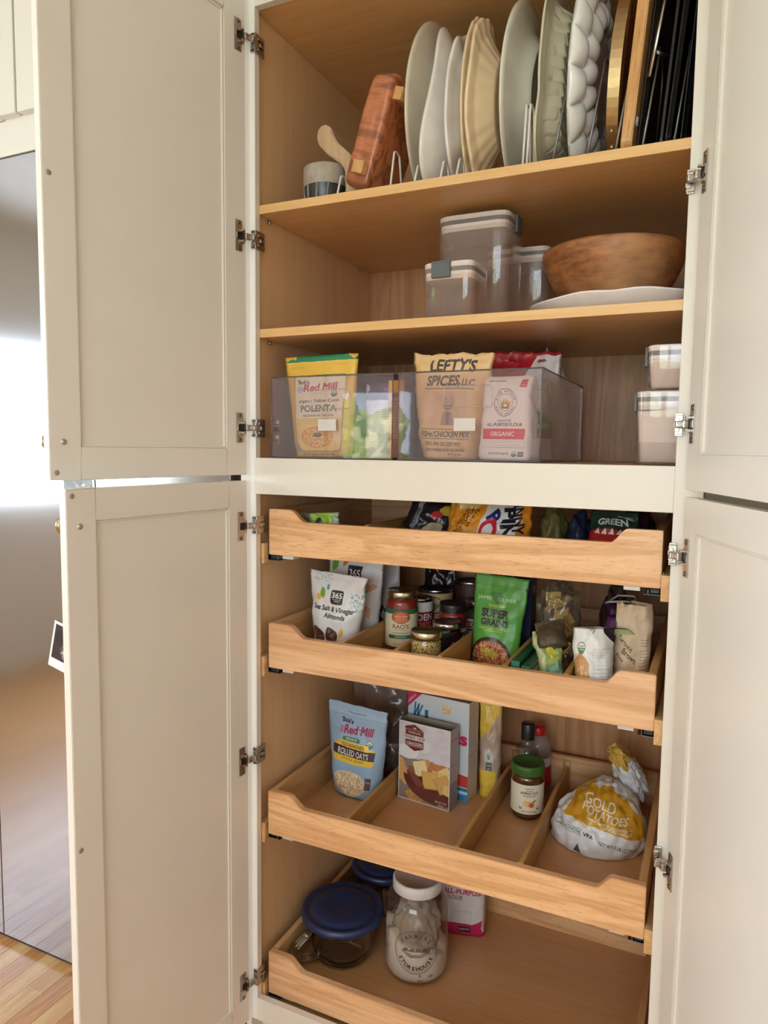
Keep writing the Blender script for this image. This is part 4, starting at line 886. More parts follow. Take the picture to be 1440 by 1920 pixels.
# ================================================================== DRAWERS
# ---- jars
GLS = clear('jar_glass', (244, 246, 244), .02, 1.5)
def jar(label, x, y, z, r, h, content, label_art, lid, lid_h=.014, neck=.86, lab=(0.10, .78), lab_a=(0, 2*pi), shoulder=.8, cat='jar', rz=0, lidtop=None, fill=.8, group=None, name='jar'):
    t = thing(name, label, cat, (x, y, z+.0004), (0, 0, rz), group)
    hh = h-lid_h; s0 = hh*shoulder
    lathe('glass', [(0, .001), (r*.86, 0), (r*.97, .004), (r, .010), (r, s0), (r*.97, s0+(hh-s0)*.35), (r*neck, hh-.006), (r*neck, hh)], GLS, t, n=48)
    f = hh*fill; P = [(0, .003), (r*.84, .003), (r*.93, .008), (r*.955, .012), (r*.955, min(f, s0))]
    if f > s0: P += [(r*.93, s0+(hh-s0)*.35), (r*neck*.93, f)]
    lathe('contents', P+[(0, P[-1][1])], content, t, n=40)
    lr = r*neck+.0035
    lathe('lid', [(lr-.001, hh-.003), (lr, hh-.001), (lr, hh+lid_h*.75), (lr-.0015, hh+lid_h), (lr-.005, hh+lid_h), (lr-.006, hh+lid_h-.0012), (0, hh+lid_h-.0012)], lid, t, n=48)
    if label_art is not None:
        o = lathe('label', [(r+.0004, lab[0]*hh), (r+.0004, lab[1]*hh)], label_art, t, n=48, a0=lab_a[0], a1=lab_a[1])
    return t
GOLD = mat('pale_gold_lid', (206, 194, 160), .25, 1, bump=(60, .05)); BLKL = mat('black_lid', (40, 36, 38), .35, .2, bump=(60, .05)); SILV = mat('silver_lid', (196, 192, 190), .25, 1, bump=(60, .05))
SAUCE = mat('tomato_sauce', (158, 44, 30), .35, bump=(80, .5), var=.2)
def lab_mat(name, A, rough=.5): return print_mat(name, A, rough, (40, .05))
A = Art(900, 460, (226, 214, 176)); A.rect(0, 0, 900, 62, (62, 104, 76)); c0 = 450
for c0 in (450,):
    A.ell(c0, 100, 118, 76, (90, 130, 70)); A.ell(c0, 98, 110, 70, (206, 84, 56)); A.rect(c0-80, 80, 160, 12, (236, 190, 150)); 
    for q in range(9): A.rect(c0-76+q*18, 96, 8, 62, (236, 170, 120))
    A.ell(c0, 66, 60, 22, (222, 120, 80)); A.text("RAO'S", c0, 236, 52, (150, 70, 50), w=200); A.text('MADE FOR HOME', c0, 258, 12, (150, 70, 50), w=130); A.text('SLOW SIMMERED SAUCE', c0, 300, 17, (90, 100, 70), w=210)
    A.rect(c0-160, 318, 340, 44, (62, 104, 76)); A.text('TOMATO BASIL', c0, 350, 20, (220, 226, 200), w=150); A.lines(c0-90, 378, 190, 2, 15, (110, 100, 80)); A.text('NET WT 24 OZ (1 LB 8 OZ) 680g', c0, 436, 15, (100, 90, 70), w=190)
RZ = radians(-70)
jar('tomato sauce jar with cream and green label and pale gold lid, second drawer', .2345, .262, .8247, .0385, .143, SAUCE, lab_mat('rao_label', A), GOLD, .015, .88, (.10, .80), (-2.6+.32, 2.6-.32+.0), .88, rz=-pi/2+.36, fill=.97)
A = Art(600, 120, (236, 206, 120));
for q in range(14): A.rect(q*44, 0, 30, 120, [(236, 150, 50), (240, 214, 90), (244, 236, 220), (220, 110, 60)][q % 4]); A.leaf(q*44+8, 90, 40, 14, -.9, [(240, 190, 60), (226, 120, 50)][q % 2])
jar('whole-grain mustard jar with brass-coloured lid, front of second drawer', .3548, .118, .8247, .0332, .092, speck('mustard_seed', [(206, 170, 96), (176, 130, 60), (224, 196, 130), (110, 76, 44), (214, 180, 110)], 420), lab_mat('mustard_label', A), GOLD, .014, .93, (.06, .52), (0, 2*pi), .82, fill=.92)
def can(label, x, y, z, r, h, art, group=None, top=SILV):
    t = thing('tin_can', label, 'can', (x, y, z+.0004), (0, 0, -pi/2+.25), group)
    lathe('can_body', [(0, 0), (r, 0), (r+.001, .003), (r, .005), (r, h-.005), (r+.001, h-.003), (r+.0005, h)], SILV, t, n=48)
    lathe('can_top', [(r+.0005, h), (r-.0015, h), (r-.002, h-.004), (r*.8, h-.0045), (r*.78, h-.0035), (0, h-.0035)], top, t, n=48)
    lathe('label', [(r+.0006, .007), (r+.0006, h-.007)], art, t, n=48, a0=-2.8, a1=2.8)
    return t
DKT = mat('can_top_dark', (96, 84, 80), .35, .9, bump=(60, .05))
A = Art(700, 330, (130, 24, 36)); A.rect(0, 0, 700, 80, (226, 220, 210)); A.text('GOLDEN', 340, 150, 56, (236, 220, 214), w=330, bold=.02); A.text('OATS', 420, 210, 46, (220, 120, 120)); A.ell(430, 268, 60, 50, (226, 220, 214)); A.ell(430, 268, 30, 28, (130, 60, 50)); A.rect(0, 318, 700, 12, (40, 40, 70))
can('red and white can directly right of the tomato sauce jar', .250, .336, .8247, .0335, .112, lab_mat('red_can_label', A), top=SILV)
A = Art(700, 330, (160, 28, 36)); A.rect(0, 0, 700, 150, (196, 168, 118)); A.ell(350, 90, 70, 66, (110, 84, 50)); A.ell(350, 90, 62, 58, (196, 168, 118)); 
for q in range(5): A.leaf(350, 130, 70, 9, -pi/2+(q-2)*.35, (120, 96, 56))
A.text('LA FEDE', 350, 204, 48, (232, 206, 160), w=330, bold=.02); A.lines(180, 226, 340, 2, 16, (220, 190, 150)); A.rect(0, 270, 700, 60, (120, 20, 30))
can('wide tan and red can with emblem, middle of the second drawer', .262, .418, .8247, .045, .122, lab_mat('tan_can_label', A), top=DKT)
can('dark can at the back, topmost of the cans in the second drawer', .340, .470, .8247, .043, .140, plain('dark_can_paper', (70, 30, 30), .5), top=DKT)
A = Art(700, 200, (226, 222, 216)); A.text('RED PEPPER', 350, 90, 50, (30, 28, 30), w=420, bold=.03); A.text('FLAKES', 350, 160, 46, (30, 28, 30), w=260, bold=.03)
jar('black-lidded jar of red sauce with black and white label', .3445, .320, .8247, .0335, .112, SAUCE, lab_mat('bw_label', A), BLKL, .018, .9, (.12, .58), (-2.6, 2.6), .86, fill=.97, rz=-pi/2+.36)
jar('short jar with silver-rimmed dark red lid in front of black-lidded jar', .3555, .2475, .8247, .0325, .083, mat('dark_jam', (60, 16, 18), .3), lab_mat('jam_label', Art(500, 120, (60, 22, 30)).text('CHERRY', 250, 70, 40, (220, 210, 205))), SILV, .012, .95, (.1, .75), (-2.4, 2.4), .9, rz=-pi/2+.36, fill=.9)
jar('small black-topped spice tin-like jar behind the mustard', .3585, .183, .8247, .0265, .075, mat('dark_spread', (34, 24, 26), .3), lab_mat('black_lbl', Art(500, 120, (34, 28, 34)).lines(40, 40, 400, 4, 18, (120, 114, 116))), BLKL, .012, .97, (.05, .9), (0, 2*pi), .95, fill=.9)
jar('jar with red band behind the green pouch edge, right of the black-lidded jar', .379, .395, .8247, .028, .108, mat('olive_brine', (96, 88, 50), .3), lab_mat('red_bnd', Art(500, 120, (226, 216, 206)).rect(0, 20, 500, 80, (150, 40, 40)).text('PESTO', 260, 84, 56, (236, 226, 216))), SILV, .012, .93, (.3, .66), (-2.6, 2.6), .9, fill=.9, rz=-pi/2)

# ---- almond pouch and friends
def leaves(A, pts):
    for (x, y, L_, w_, r, c) in pts: A.leaf(x, y, L_, w_, r, c)
GRN_, ORG, RED_, TEAL, YEL = (120, 170, 60), (226, 130, 60), (190, 60, 80), (90, 170, 180), (232, 180, 60)
A = Art(480, 640, (226, 222, 222))
A.dots(30, 10, 160, 66, 46, 4, [(120, 170, 170), (150, 190, 190)]); A.dots(370, 130, 110, 150, 70, 5, [(140, 180, 180), (110, 160, 160)])
leaves(A, ((70, 210, 60, 26, -.4, YEL), (120, 120, 90, 24, 1.3, GRN_), (170, 90, 50, 14, 1.5, TEAL)))
A.rect(206, 130, 106, 110, (34, 28, 28), r=16); A.text('365', 259, 190, 44, (236, 232, 228), w=88, bold=.02); A.text('WHOLE FOODS', 259, 208, 10, (220, 216, 212), w=70); A.text('MARKET', 259, 222, 10, (220, 216, 212), w=44)
A.text('Sea Salt & Vinegar', 235, 296, 38, (30, 26, 28), w=380, bold=.03, shear=.06); A.text('Almonds', 262, 350, 38, (30, 26, 28), w=195, bold=.03, shear=.06); A.lines(60, 376, 330, 2, 15, (150, 140, 140)); A.lines(110, 408, 200, 1, 15, (150, 140, 140))
def nuts(x, y, L_, w_, r, c=(110, 74, 58)):
    A.leaf(x, y, L_, w_, r, (86, 58, 48)); 
    for q in range(26):
        a, b = A.rng.random()*.8+.1, (A.rng.random()-.5)*1.3; xx = x+L_*a*cos(r)-b*w_*sin(pi*a)*sin(r); yy = y+L_*a*sin(r)+b*w_*sin(pi*a)*cos(r); A.ell(xx, yy, 13, 8, [(130, 90, 70), (104, 68, 54), (150, 112, 92)][q % 3], rot=A.rng.random()*3)
nuts(70, 430, 180, 62, 1.05); nuts(215, 420, 180, 62, 1.15); A.poly([(300, 520), (440, 560), (440, 640), (280, 640)], (150, 184, 190), .6); leaves(A, ((330, 500, 84, 22, -1.35, YEL), (370, 560, 92, 22, -.45, RED_), (80, 600, 60, 20, .3, TEAL)))
t = thing('food_pouch', 'white sea salt and vinegar almonds pouch at the front left of the second drawer', 'pouch', (.107, .165, .8252), (radians(3), radians(4), radians(2)))
AL = print_mat('almond_print', A, .42, (26, .4)); FILMW = plain('white_film', (224, 220, 220), .4)
pouch('pouch_body', .150, .184, .066, AL, FILMW, t, wb=.68, wt=1.0, waist=-.03, crump=.005, seed=41, seal=.05)
A = Art(480, 640, (222, 218, 216)); leaves(A, ((40, 150, 110, 30, -1.1, GRN_), (140, 110, 80, 18, -1.0, ORG), (60, 220, 90, 22, -.1, RED_), (300, 250, 110, 30, -.1, GRN_)))
A.rect(190, 96, 120, 110, (34, 28, 28)); A.text('365', 250, 170, 50, (236, 232, 228), w=96, bold=.02); A.text('WHOLE FOODS', 250, 194, 11, (220, 216, 212), w=80); A.text('Cashews', 250, 300, 40, (40, 30, 30), w=220, bold=.02)
for (x, y, a0) in ((390, 200, 20), (370, 420, 200)): A.ring(x, y, 60, 40, (214, 160, 134), a0, a0+190)
A.dots(160, 540, 300, 80, 60, 15, [(214, 180, 120), (190, 150, 90), (226, 196, 140)], .6)
t = thing('food_pouch', 'taller white nut pouch with black square logo, directly behind the almonds pouch', 'pouch', (.104, .262, .8252), (0, radians(2), radians(0)))
pouch('pouch_body', .154, .222, .06, print_mat('cashew_print', A, .42, (26, .4)), FILMW, t, wb=.86, crump=.005, seed=43)
A = Art(400, 640, (206, 200, 200)); A.ell(200, 150, 62, 66, (110, 160, 50)); [A.rect(160+q*16, 96, 3, 104, (150, 190, 90)) for q in range(6)]; A.rect(60, 240, 24, 16, (40, 36, 36)); A.dots(40, 380, 320, 220, 60, 24, [(90, 64, 56), (120, 88, 76), (70, 50, 46)], .6)
t = thing('food_pouch', 'white pouch with round green fruit print, third back in second drawer', 'pouch', (.112, .365, .8252), (0, radians(1), radians(-6)))
pouch('pouch_body', .148, .218, .07, print_mat('green_fruit_print', A, .42, (26, .4)), FILMW, t, wb=.9, crump=.005, seed=47)
t = thing('food_bag', 'dark glossy bag behind the tomato sauce jar', 'bag', (.248, .486, .8252))
pouch('pouch_body', .088, .20, .03, plain('dark_foil', (40, 26, 28), .25, bump=(40, .5)), plain('dark_foil', (40, 26, 28)), t, seed=51, crump=.010)

# ---- green grains pouch
A = Art(520, 780, (92, 160, 66)); G2 = (70, 130, 56)
A.rect(0, 92, 520, 3, (60, 110, 50)); A.rect(0, 100, 520, 8, (104, 172, 78), .6); A.ell(212, 176, 34, 34, G2); A.ell(262, 176, 34, 34, G2); A.poly([(182, 190), (292, 190), (238, 262)], G2)
A.text('JAMIE', 120, 218, 32, (222, 232, 180), w=140, bold=.0); A.text('OLIVER', 340, 222, 32, (222, 232, 180), w=170, bold=.0); A.text('Speedy Sides', 240, 276, 26, (200, 214, 60), w=170, shear=.3)
A.text('SUPER', 242, 366, 70, (66, 34, 52), w=290, bold=.045); A.text('GRAINS', 242, 440, 58, (66, 34, 52), w=290, bold=.045)
A.text('A JUMBLE OF QUINOA, GRAINS & SEEDS', 240, 474, 14, (214, 214, 50), w=310); A.text('MICROWAVE READY IN 90 SECONDS', 240, 494, 14, (214, 214, 50), w=210); A.lines(380, 560, 60, 2, 14, (140, 190, 110))
A.ell(230, 760, 245, 220, (66, 38, 26)); A.ell(230, 770, 230, 205, (110, 70, 46)); A.blob(230, 765, 215, 185, 1500, 12, [(224, 150, 110), (200, 110, 70), (236, 196, 160), (190, 90, 60), (240, 170, 80), (150, 60, 50), (214, 170, 150)], .5); A.blob(220, 680, 80, 40, 120, 9, [(214, 200, 60), (230, 214, 90), (190, 180, 40)], .5)
A.rect(0, 742, 90, 22, (30, 14, 16)); A.text('SUGGESTION', 45, 758, 10, (220, 200, 190), w=70)
t = thing('food_pouch', 'bright green super grains pouch in the middle of the second drawer', 'pouch', (.472, .232, .8252), (radians(-7), radians(2), radians(-3)))
pouch('pouch_body', .130, .196, .036, print_mat('grains_print', A, .38, (22, .35)), plain('green_film', (70, 130, 56), .38), t, wb=.80, wt=.98, crump=.004, seed=61, seal=.10)
t = thing('food_carton', 'navy carton behind the green pouch with a pink arc printed on it', 'carton', (.50, .36, .8252))
A = Art(400, 600, (34, 36, 66)); A.ring(180, 90, 50, 10, (196, 70, 80)); A.text('PASTA', 200, 200, 50, (220, 210, 210)); pmn = print_mat('navy_print', A, .4)
bpy.data.objects.remove(t); t = box_thing('food_carton', 'navy carton behind the green pouch with a pink arc printed on it', 'carton', (.482, .345, .8252), 0, .10, .05, .222, pmn, pmn, plain('navy_card', (30, 32, 60)))
# ---- flat green boxes
A = Art(500, 200, (28, 78, 52)); A.line(60, 120, 330, 120, 3, (150, 180, 160)); A.line(60, 140, 280, 140, 3, (150, 180, 160)); A.rect(20, 40, 60, 30, (60, 110, 80)); pmg = print_mat('green_box_print', A, .35, (20, .1))
AE = Art(200, 200, (40, 110, 90)); AE.lines(10, 60, 180, 4, 26, (150, 200, 190), 4); pme = print_mat('green_end_print', AE, .4)
for i, (x, lab) in enumerate(((.5625, 'dark green flat carton on edge, leftmost of the two beside the grains pouch'), (.5825, 'dark green flat carton on edge, rightmost of the two beside the grains pouch'))):
    t = thing('food_carton', lab, 'carton', (x, .058, .8252), (0, radians(2), radians(-1)), 'dark green cartons standing on edge')
    me = bpy.data.meshes.new('carton'); w_, d_, h = .0165, .14, .069-.008*i
    V = [(-w_/2, 0, 0), (w_/2, 0, 0), (w_/2, d_, 0), (-w_/2, d_, 0), (-w_/2, 0, h), (w_/2, 0, h), (w_/2, d_, h), (-w_/2, d_, h)]
    me.from_pydata(V, [], [(0, 1, 5, 4), (1, 2, 6, 5), (2, 3, 7, 6), (3, 0, 4, 7), (5, 6, 7, 4), (3, 2, 1, 0)]); l = me.uv_layers.new(name='UVMap')
    for p in me.polygons:
        for q, li in enumerate(p.loop_indices): l.data[li].uv = [(0, 0), (1, 0), (1, 1), (0, 1)][q]
    for p, k_ in zip(me.polygons, (0, 1, 0, 1, 1, 1)): p.material_index = k_
    me.materials.append(pme); me.materials.append(pmg); link('carton', me, [pme, pmg], t)
    AF = Art(300, 120, (206, 200, 196)); AF.lines(14, 16, 270, 7, 15, (110, 100, 100)); AF.frame(6, 6, 288, 108, 2, (120, 110, 110))
    o = box('nutrition_panel', w_/2+.0002, w_/2+.0006, .004, .085, .006, .048, plain('label_grey', (190, 186, 182), .5), t, bevel=0)
# ---- green-yellow snack bag, lying open
A = Art(400, 300, (176, 190, 110)); A.rect(0, 200, 400, 100, (130, 176, 150)); A.poly([(0, 0), (160, 0), (90, 300), (0, 300)], (200, 206, 150)); A.ell(240, 120, 60, 46, (226, 214, 80)); A.ell(300, 90, 40, 30, (90, 130, 50)); A.lines(180, 220, 180, 4, 16, (220, 230, 220))
pms = print_mat('green_snack_print', A, .3, (26, .5))
t = thing('food_bag', 'crumpled olive green bag with an open dark mouth in front of the clear bag', 'bag', (.6315, .106, .8256), (radians(-38), radians(-14), radians(12)))
pouch('pouch_body', .062, .12, .036, pms, pms, t, wb=.8, wt=.8, crump=.012, seed=71, bulge=.2)
t2 = pouch('open_mouth', .06, .06, .05, plain('brown_liner', (92, 78, 60), .5, bump=(40, .5)), plain('brown_liner', (92, 78, 60)), t, crump=.006, seed=73, closed=False); t2.location = (.012, -.004, .075)
# ---- clear bag of pale pasta pieces
t = thing('food_bag', 'clear plastic bag of pale yellow flat noodles, behind the olive green bag', 'bag', (.605, .268, .8256))
crumple('bag_film', .045, .066, .20, clear('crinkled_film', (236, 232, 228), .10, 1.5, haze=.09, hazecol=(200, 190, 182), bump=1.0, bscale=38), t, seed=7.7, amp=.28, sub=5)
NOOD = mat('noodle', (240, 204, 112), .5, bump=(60, .2), var=.12); rr = random.Random(8)
for i in range(30):
    bm = bmesh.new(); addbox(bm, -.017, .017, -.0015, .0015, -.010, .010); z = .035+rr.random()*.125; q = .028*(1-.3*z/.14)
    link('noodle_piece', fin(bm, 'noodle_piece', .0006), NOOD, t, loc=(-.002+rr.uniform(-q, q), rr.uniform(-.056, .03), z), rot=(rr.uniform(-1, 1), rr.uniform(-1.2, 1.2), rr.uniform(-.8, .8)))
# ---- white oat bag, folded top
A = Art(400, 560, (222, 220, 218)); A.poly([(0, 330), (60, 270), (140, 330), (150, 560), (0, 560)], (200, 150, 100)); A.blob(70, 450, 66, 100, 420, 8, [(216, 168, 120), (190, 136, 90), (232, 196, 150)]); A.poly([(0, 0), (400, 0), (400, 60), (150, 120), (60, 110)], (190, 206, 140)); A.poly([(240, 60), (400, 80), (400, 230), (310, 170)], (38, 28, 34)); A.poly([(330, 60), (400, 60), (400, 140)], (96, 60, 120))
A.text('RAW', 150, 150, 40, (90, 96, 90), rot=.5, shear=.1); A.usda(80, 250, 34); A.frame(190, 250, 180, 110, 2, (150, 146, 146)); A.lines(200, 266, 150, 5, 18, (150, 146, 146)); A.frame(190, 380, 190, 170, 2, (150, 146, 146)); A.lines(204, 396, 170, 10, 15, (90, 86, 86))
pmo = print_mat('oat_bag_print', A, .35, (22, .5))
t = thing('food_bag', 'white bag with clear corner showing oats, top folded over, right side of second drawer', 'bag', (.7095, .090, .8256), (radians(-2), radians(-2), radians(14)))
def foldtop(x, y, z, u, v):
    if z > .142: q = z-.142; x, y, z = x+q*.8, y+q*.5-.002, .142+.006*sin(q*60)-q*.35
    return x, y, z
pouch('pouch_body', .070, .192, .056, pmo, pmo, t, wb=.95, wt=1.15, crump=.006, seed=81, warp=foldtop, closed=False, m_=48)
# ---- beige rice bag, mouth open
A = Art(500, 700, (222, 196, 166)); K = (96, 70, 56)
A.text('Ground', 120, 300, 44, K, rot=.5, w=190); A.text('Brown', 170, 390, 50, K, rot=.45, w=190, bold=.02); A.text('Rice', 60, 400, 34, K, rot=.6); A.ring(110, 470, 60, 3, K, 40, 120)
for k_ in range(14): A.line(320, 330+k_*22, 480, 320+k_*22, 4, (130, 100, 84), .7)
A.lines(340, 250, 120, 3, 20, K, 4)
pmr = print_mat('rice_print', A, .65, (24, .5))
t = thing('food_bag', 'beige brown-rice bag with its mouth open, right end of second drawer', 'bag', (.7685, .147, .8256), (0, radians(1), radians(16)))
def gape(x, y, z, u, v):
    if v > .8: q = (v-.8)/.2; y += (.024 if y > 0 else -.016)*q*(1-abs(2*u-1)**2)
    return x, y, z
pouch('pouch_body', .072, .186, .06, pmr, pmr, t, wb=1.0, wt=.92, waist=.04, crump=.007, seed=91, warp=gape, closed=False, seal=.02)
# ---- purple bag
A = Art(300, 400, (110, 50, 120)); A.ell(150, 200, 90, 60, (40, 50, 90)); A.text('BAKED', 150, 195, 30, (220, 214, 226)); A.text('BEANS', 150, 232, 26, (220, 214, 226)); A.rect(0, 0, 300, 70, (60, 26, 60))
pmp = print_mat('purple_print', A, .3, (26, .5))
t = thing('food_bag', 'purple bag with a curled pale mouth behind the rice bag', 'bag', (.745, .235, .8256), (0, radians(-2), radians(-6)))
pouch('pouch_body', .07, .165, .055, pmp, pmp, t, crump=.007, seed=97, closed=False, warp=gape)
tube('mouth_rim', [[(-.032, -.012, .165), (-.02, -.028, .172), (.01, -.030, .176), (.032, -.014, .17), (.02, .022, .178), (-.015, .026, .176)]], .0022, plain('pale_rim', (200, 190, 186), .5), t, closed=True)
t = thing('food_bag', 'dark brown crumpled bag between the clear noodle bag and purple bag', 'bag', (.712, .36, .8256)); crumple('bag_body', .034, .045, .17, plain('dark_brown_film', (70, 54, 44), .35, bump=(40, .5)), t, seed=12.1, amp=.3, sub=4)

# ---- top drawer
z1 = 1.0805
t = thing('snack_bar', 'lime green snack wrapper with silver crimped ends, left of the top drawer', 'snack bar', (.098, .115, z1+.018), (radians(10), radians(-3), radians(8)))
AB = Art(400, 140, (170, 206, 70)); AB.rect(0, 0, 120, 140, (150, 140, 126)); AB.ell(215, 70, 46, 50, (60, 56, 54)); AB.text('BAR', 215, 84, 26, (200, 200, 190)); AB.rect(350, 0, 50, 140, (190, 190, 180)); pmb = print_mat('lime_print', AB, .3, (40, .5))
pouch('wrapper', .10, .074, .026, pmb, pmb, t, crump=.006, seed=3)
for i in range(5):
    a = rr = random.Random(20+i); t = thing('snack_bar', ['grey-green crinkled wrapper at the left corner of the top drawer', 'olive wrapper lying under the lime green one', 'dark wrapper with pale frame behind lime green one', 'black wrapper lying flat mid left of the top drawer', 'small dark wrapper near the first divider of the top drawer'][i], 'snack bar', ((.072, .205, z1+.02), (.15, .20, z1+.002), (.13, .29, z1+.012), (.17, .39, z1+.002), (.30, .34, z1+.002))[i], (radians(60), 0, radians(20*i)))
    cmat = plain(['crinkle_grey', 'crinkle_olive', 'crinkle_dark', 'crinkle_black', 'crinkle_brown'][i], [(150, 146, 120), (130, 140, 60), (60, 50, 50), (36, 34, 38), (90, 60, 50)][i], .3, bump=(60, .6)); pouch('wrapper', .085, .05, .02, cmat, cmat, t, crump=.006, seed=i*5)
A = Art(500, 400, (40, 34, 40)); A.rect(70, 0, 40, 400, (140, 140, 150)); A.text('RAISINS', 96, 300, 30, (50, 50, 60), rot=-pi/2); A.ell(330, 150, 90, 44, (226, 190, 60), rot=-.5); A.ell(240, 230, 50, 30, (200, 50, 60), rot=-.5); A.text('FINE', 400, 60, 44, (180, 180, 186), rot=.3); A.ell(250, 340, 90, 44, (206, 190, 160), rot=-.6)
pmf = print_mat('dark_snack_print', A, .28, (24, .5))
t = thing('food_bag', 'black snack bag printed with yellow and red shapes, centre left of the top drawer', 'bag', (.322, .20, z1+.002), (radians(-20), radians(24), radians(10)))
pouch('pouch_body', .13, .115, .055, pmf, pmf, t, crump=.010, seed=14)
A = Art(800, 400, (232, 150, 40)); 
for k_ in range(60): A.ell(A.rng.random()*400, A.rng.random()*400, 30, 14, [(240, 170, 60), (220, 130, 30), (244, 184, 90)][k_ % 3], .5)
A.poly([(380, 60), (700, 0), (740, 400), (330, 400)], (226, 224, 226)); A.rect(700, 0, 100, 400, (226, 140, 40)); A.text('P', 420, 190, 110, (34, 44, 110), rot=.9, bold=.05); A.ring(450, 250, 84, 34, (206, 40, 60)); A.text('PIN', 560, 200, 110, (30, 30, 40), rot=1.45, bold=.05); A.text('SKINNY', 650, 120, 80, (30, 34, 60), rot=1.35, bold=.04, w=300)
for q, s_ in enumerate(('WHITE', 'CHEDDAR', 'FLAVORED')): A.text(s_, 280-q*50, 180+q*10, 34, (90, 50, 20), rot=-1.1, bold=.02)
A.blob(200, 60, 110, 50, 60, 22, [(250, 226, 170), (244, 206, 130)])
pmk = print_mat('popcorn_print', A, .3, (20, .5))
t = thing('food_bag', 'bright orange and white popcorn bag filling the middle of the top drawer', 'bag', (.478, .13, z1+.002), (radians(-10), radians(2), radians(-2)))
pouch('pouch_body', .178, .125, .085, pmk, pmk, t, crump=.012, seed=15, m_=30, n=40)
t = thing('food_bag', 'olive translucent bag right of the orange popcorn bag', 'bag', (.60, .2, z1+.002)); crumple('bag_body', .026, .05, .105, plain('olive_film', (110, 104, 60), .35, bump=(40, .5)), t, seed=5.1, amp=.3, sub=4)
t = thing('food_bag', 'navy crumpled bag in the dark part of the top drawer', 'bag', (.655, .2, z1+.002)); crumple('bag_body', .024, .05, .09, plain('navy_film', (40, 46, 74), .3, bump=(40, .5)), t, seed=6.1, amp=.3, sub=4)
A = Art(400, 400, (190, 44, 40)); A.rect(0, 0, 400, 160, (34, 60, 44)); A.text('GREEN', 200, 120, 60, (226, 222, 214), w=240, bold=.03)
for q in range(5): A.poly([(60+q*60, 200), (86+q*60, 150), (110+q*60, 205)], (230, 226, 220))
pmq = print_mat('red_green_print', A, .3, (24, .5))
t = thing('food_bag', 'red and dark green bag with pale triangles at the right of the top drawer', 'bag', (.722, .13, z1+.002), (radians(-25), 0, radians(-4)))
pouch('pouch_body', .092, .105, .045, pmq, pmq, t, crump=.008, seed=17)
t = thing('food_bag', 'black and maroon bag at the back right of the top drawer', 'bag', (.755, .30, z1+.002)); crumple('bag_body', .034, .06, .11, plain('maroon_dark_film', (60, 26, 30), .3, bump=(40, .5)), t, seed=8.1, amp=.3, sub=4)

# ---- third drawer
z3 = .4362
A = Art(520, 720, (150, 178, 204)); K = (56, 50, 90)
A.rect(0, 0, 520, 70, (160, 188, 214)); A.rect(0, 74, 520, 3, (200, 206, 190)); A.rect(0, 88, 520, 2, (120, 140, 170)); A.text('A "Please read ingredients" pouch', 270, 66, 12, (80, 90, 130), w=160)
A.text("'Bob's", 196, 140, 34, (66, 44, 84), bold=.04); A.text('Red Mill', 300, 210, 62, (166, 44, 84), w=250, bold=.035, shear=.12, rot=-.05); A.rect(140, 170, 28, 48, (190, 120, 140)); A.ring(300, 262, 90, 5, K, 250, 320); A.lines(60, 196, 90, 3, 11, (80, 96, 140))
A.rect(170, 240, 150, 30, (60, 120, 70), r=14); A.text('ORGANIC', 245, 263, 18, (226, 232, 220), w=110); A.usda(402, 268, 30)
A.rect(110, 276, 290, 80, (236, 196, 72), r=20); A.rect(70, 306, 384, 128, (236, 196, 72), r=20); A.text('OLD FASHIONED', 255, 312, 26, (60, 50, 50), w=210, bold=.02)
A.rect(66, 320, 392, 66, (66, 50, 56)); A.text('ROLLED OATS', 262, 378, 46, (236, 232, 226), w=290, bold=.015); A.text('WHOLE GRAIN', 262, 414, 20, (150, 110, 40), w=210)
A.lines(70, 446, 370, 6, 14, (84, 100, 140)); A.ell(240, 600, 168, 104, (226, 214, 200)); A.ell(240, 600, 158, 96, (214, 186, 150)); A.blob(240, 600, 150, 88, 460, 11, [(232, 208, 170), (206, 172, 130), (190, 152, 110), (240, 222, 190)])
A.rect(400, 520, 54, 100, (110, 80, 70), r=8); A.text('Gluten', 427, 560, 12, (220, 210, 190), w=40); A.lines(120, 690, 250, 1, 8, (90, 100, 130)); A.text('NET WT 16 OZ (1 LB) 454g', 240, 716, 15, (60, 60, 80), w=210)
t = thing('food_pouch', 'light blue rolled oats pouch at the left of the third drawer', 'pouch', (.121, .262, z3), (radians(5), radians(2), radians(-3)))
pouch('pouch_body', .172, .232, .075, print_mat('oats_print', A, .35, (24, .35)), plain('blue_grey_film', (120, 112, 104), .35, bump=(40, .4)), t, wb=.76, wt=1.0, waist=-.03, crump=.004, seed=101)
t = thing('food_bag', 'clear zip bag of brown granola behind the blue oats pouch', 'bag', (.117, .405, z3+.001))
pouch('bag_film', .168, .27, .09, clear('zip_film', (220, 212, 208), .12, 1.45, haze=.28, hazecol=(176, 160, 152), bump=.6), clear('zip_film'), t, crump=.008, seed=103, m_=40)
crumple('granola', .068, .032, .10, speck('granola_mix', [(120, 76, 50), (90, 56, 40), (160, 110, 74), (70, 44, 34)], 130), t, seed=2.2, amp=.12, sub=4).location = (0, 0, .004)
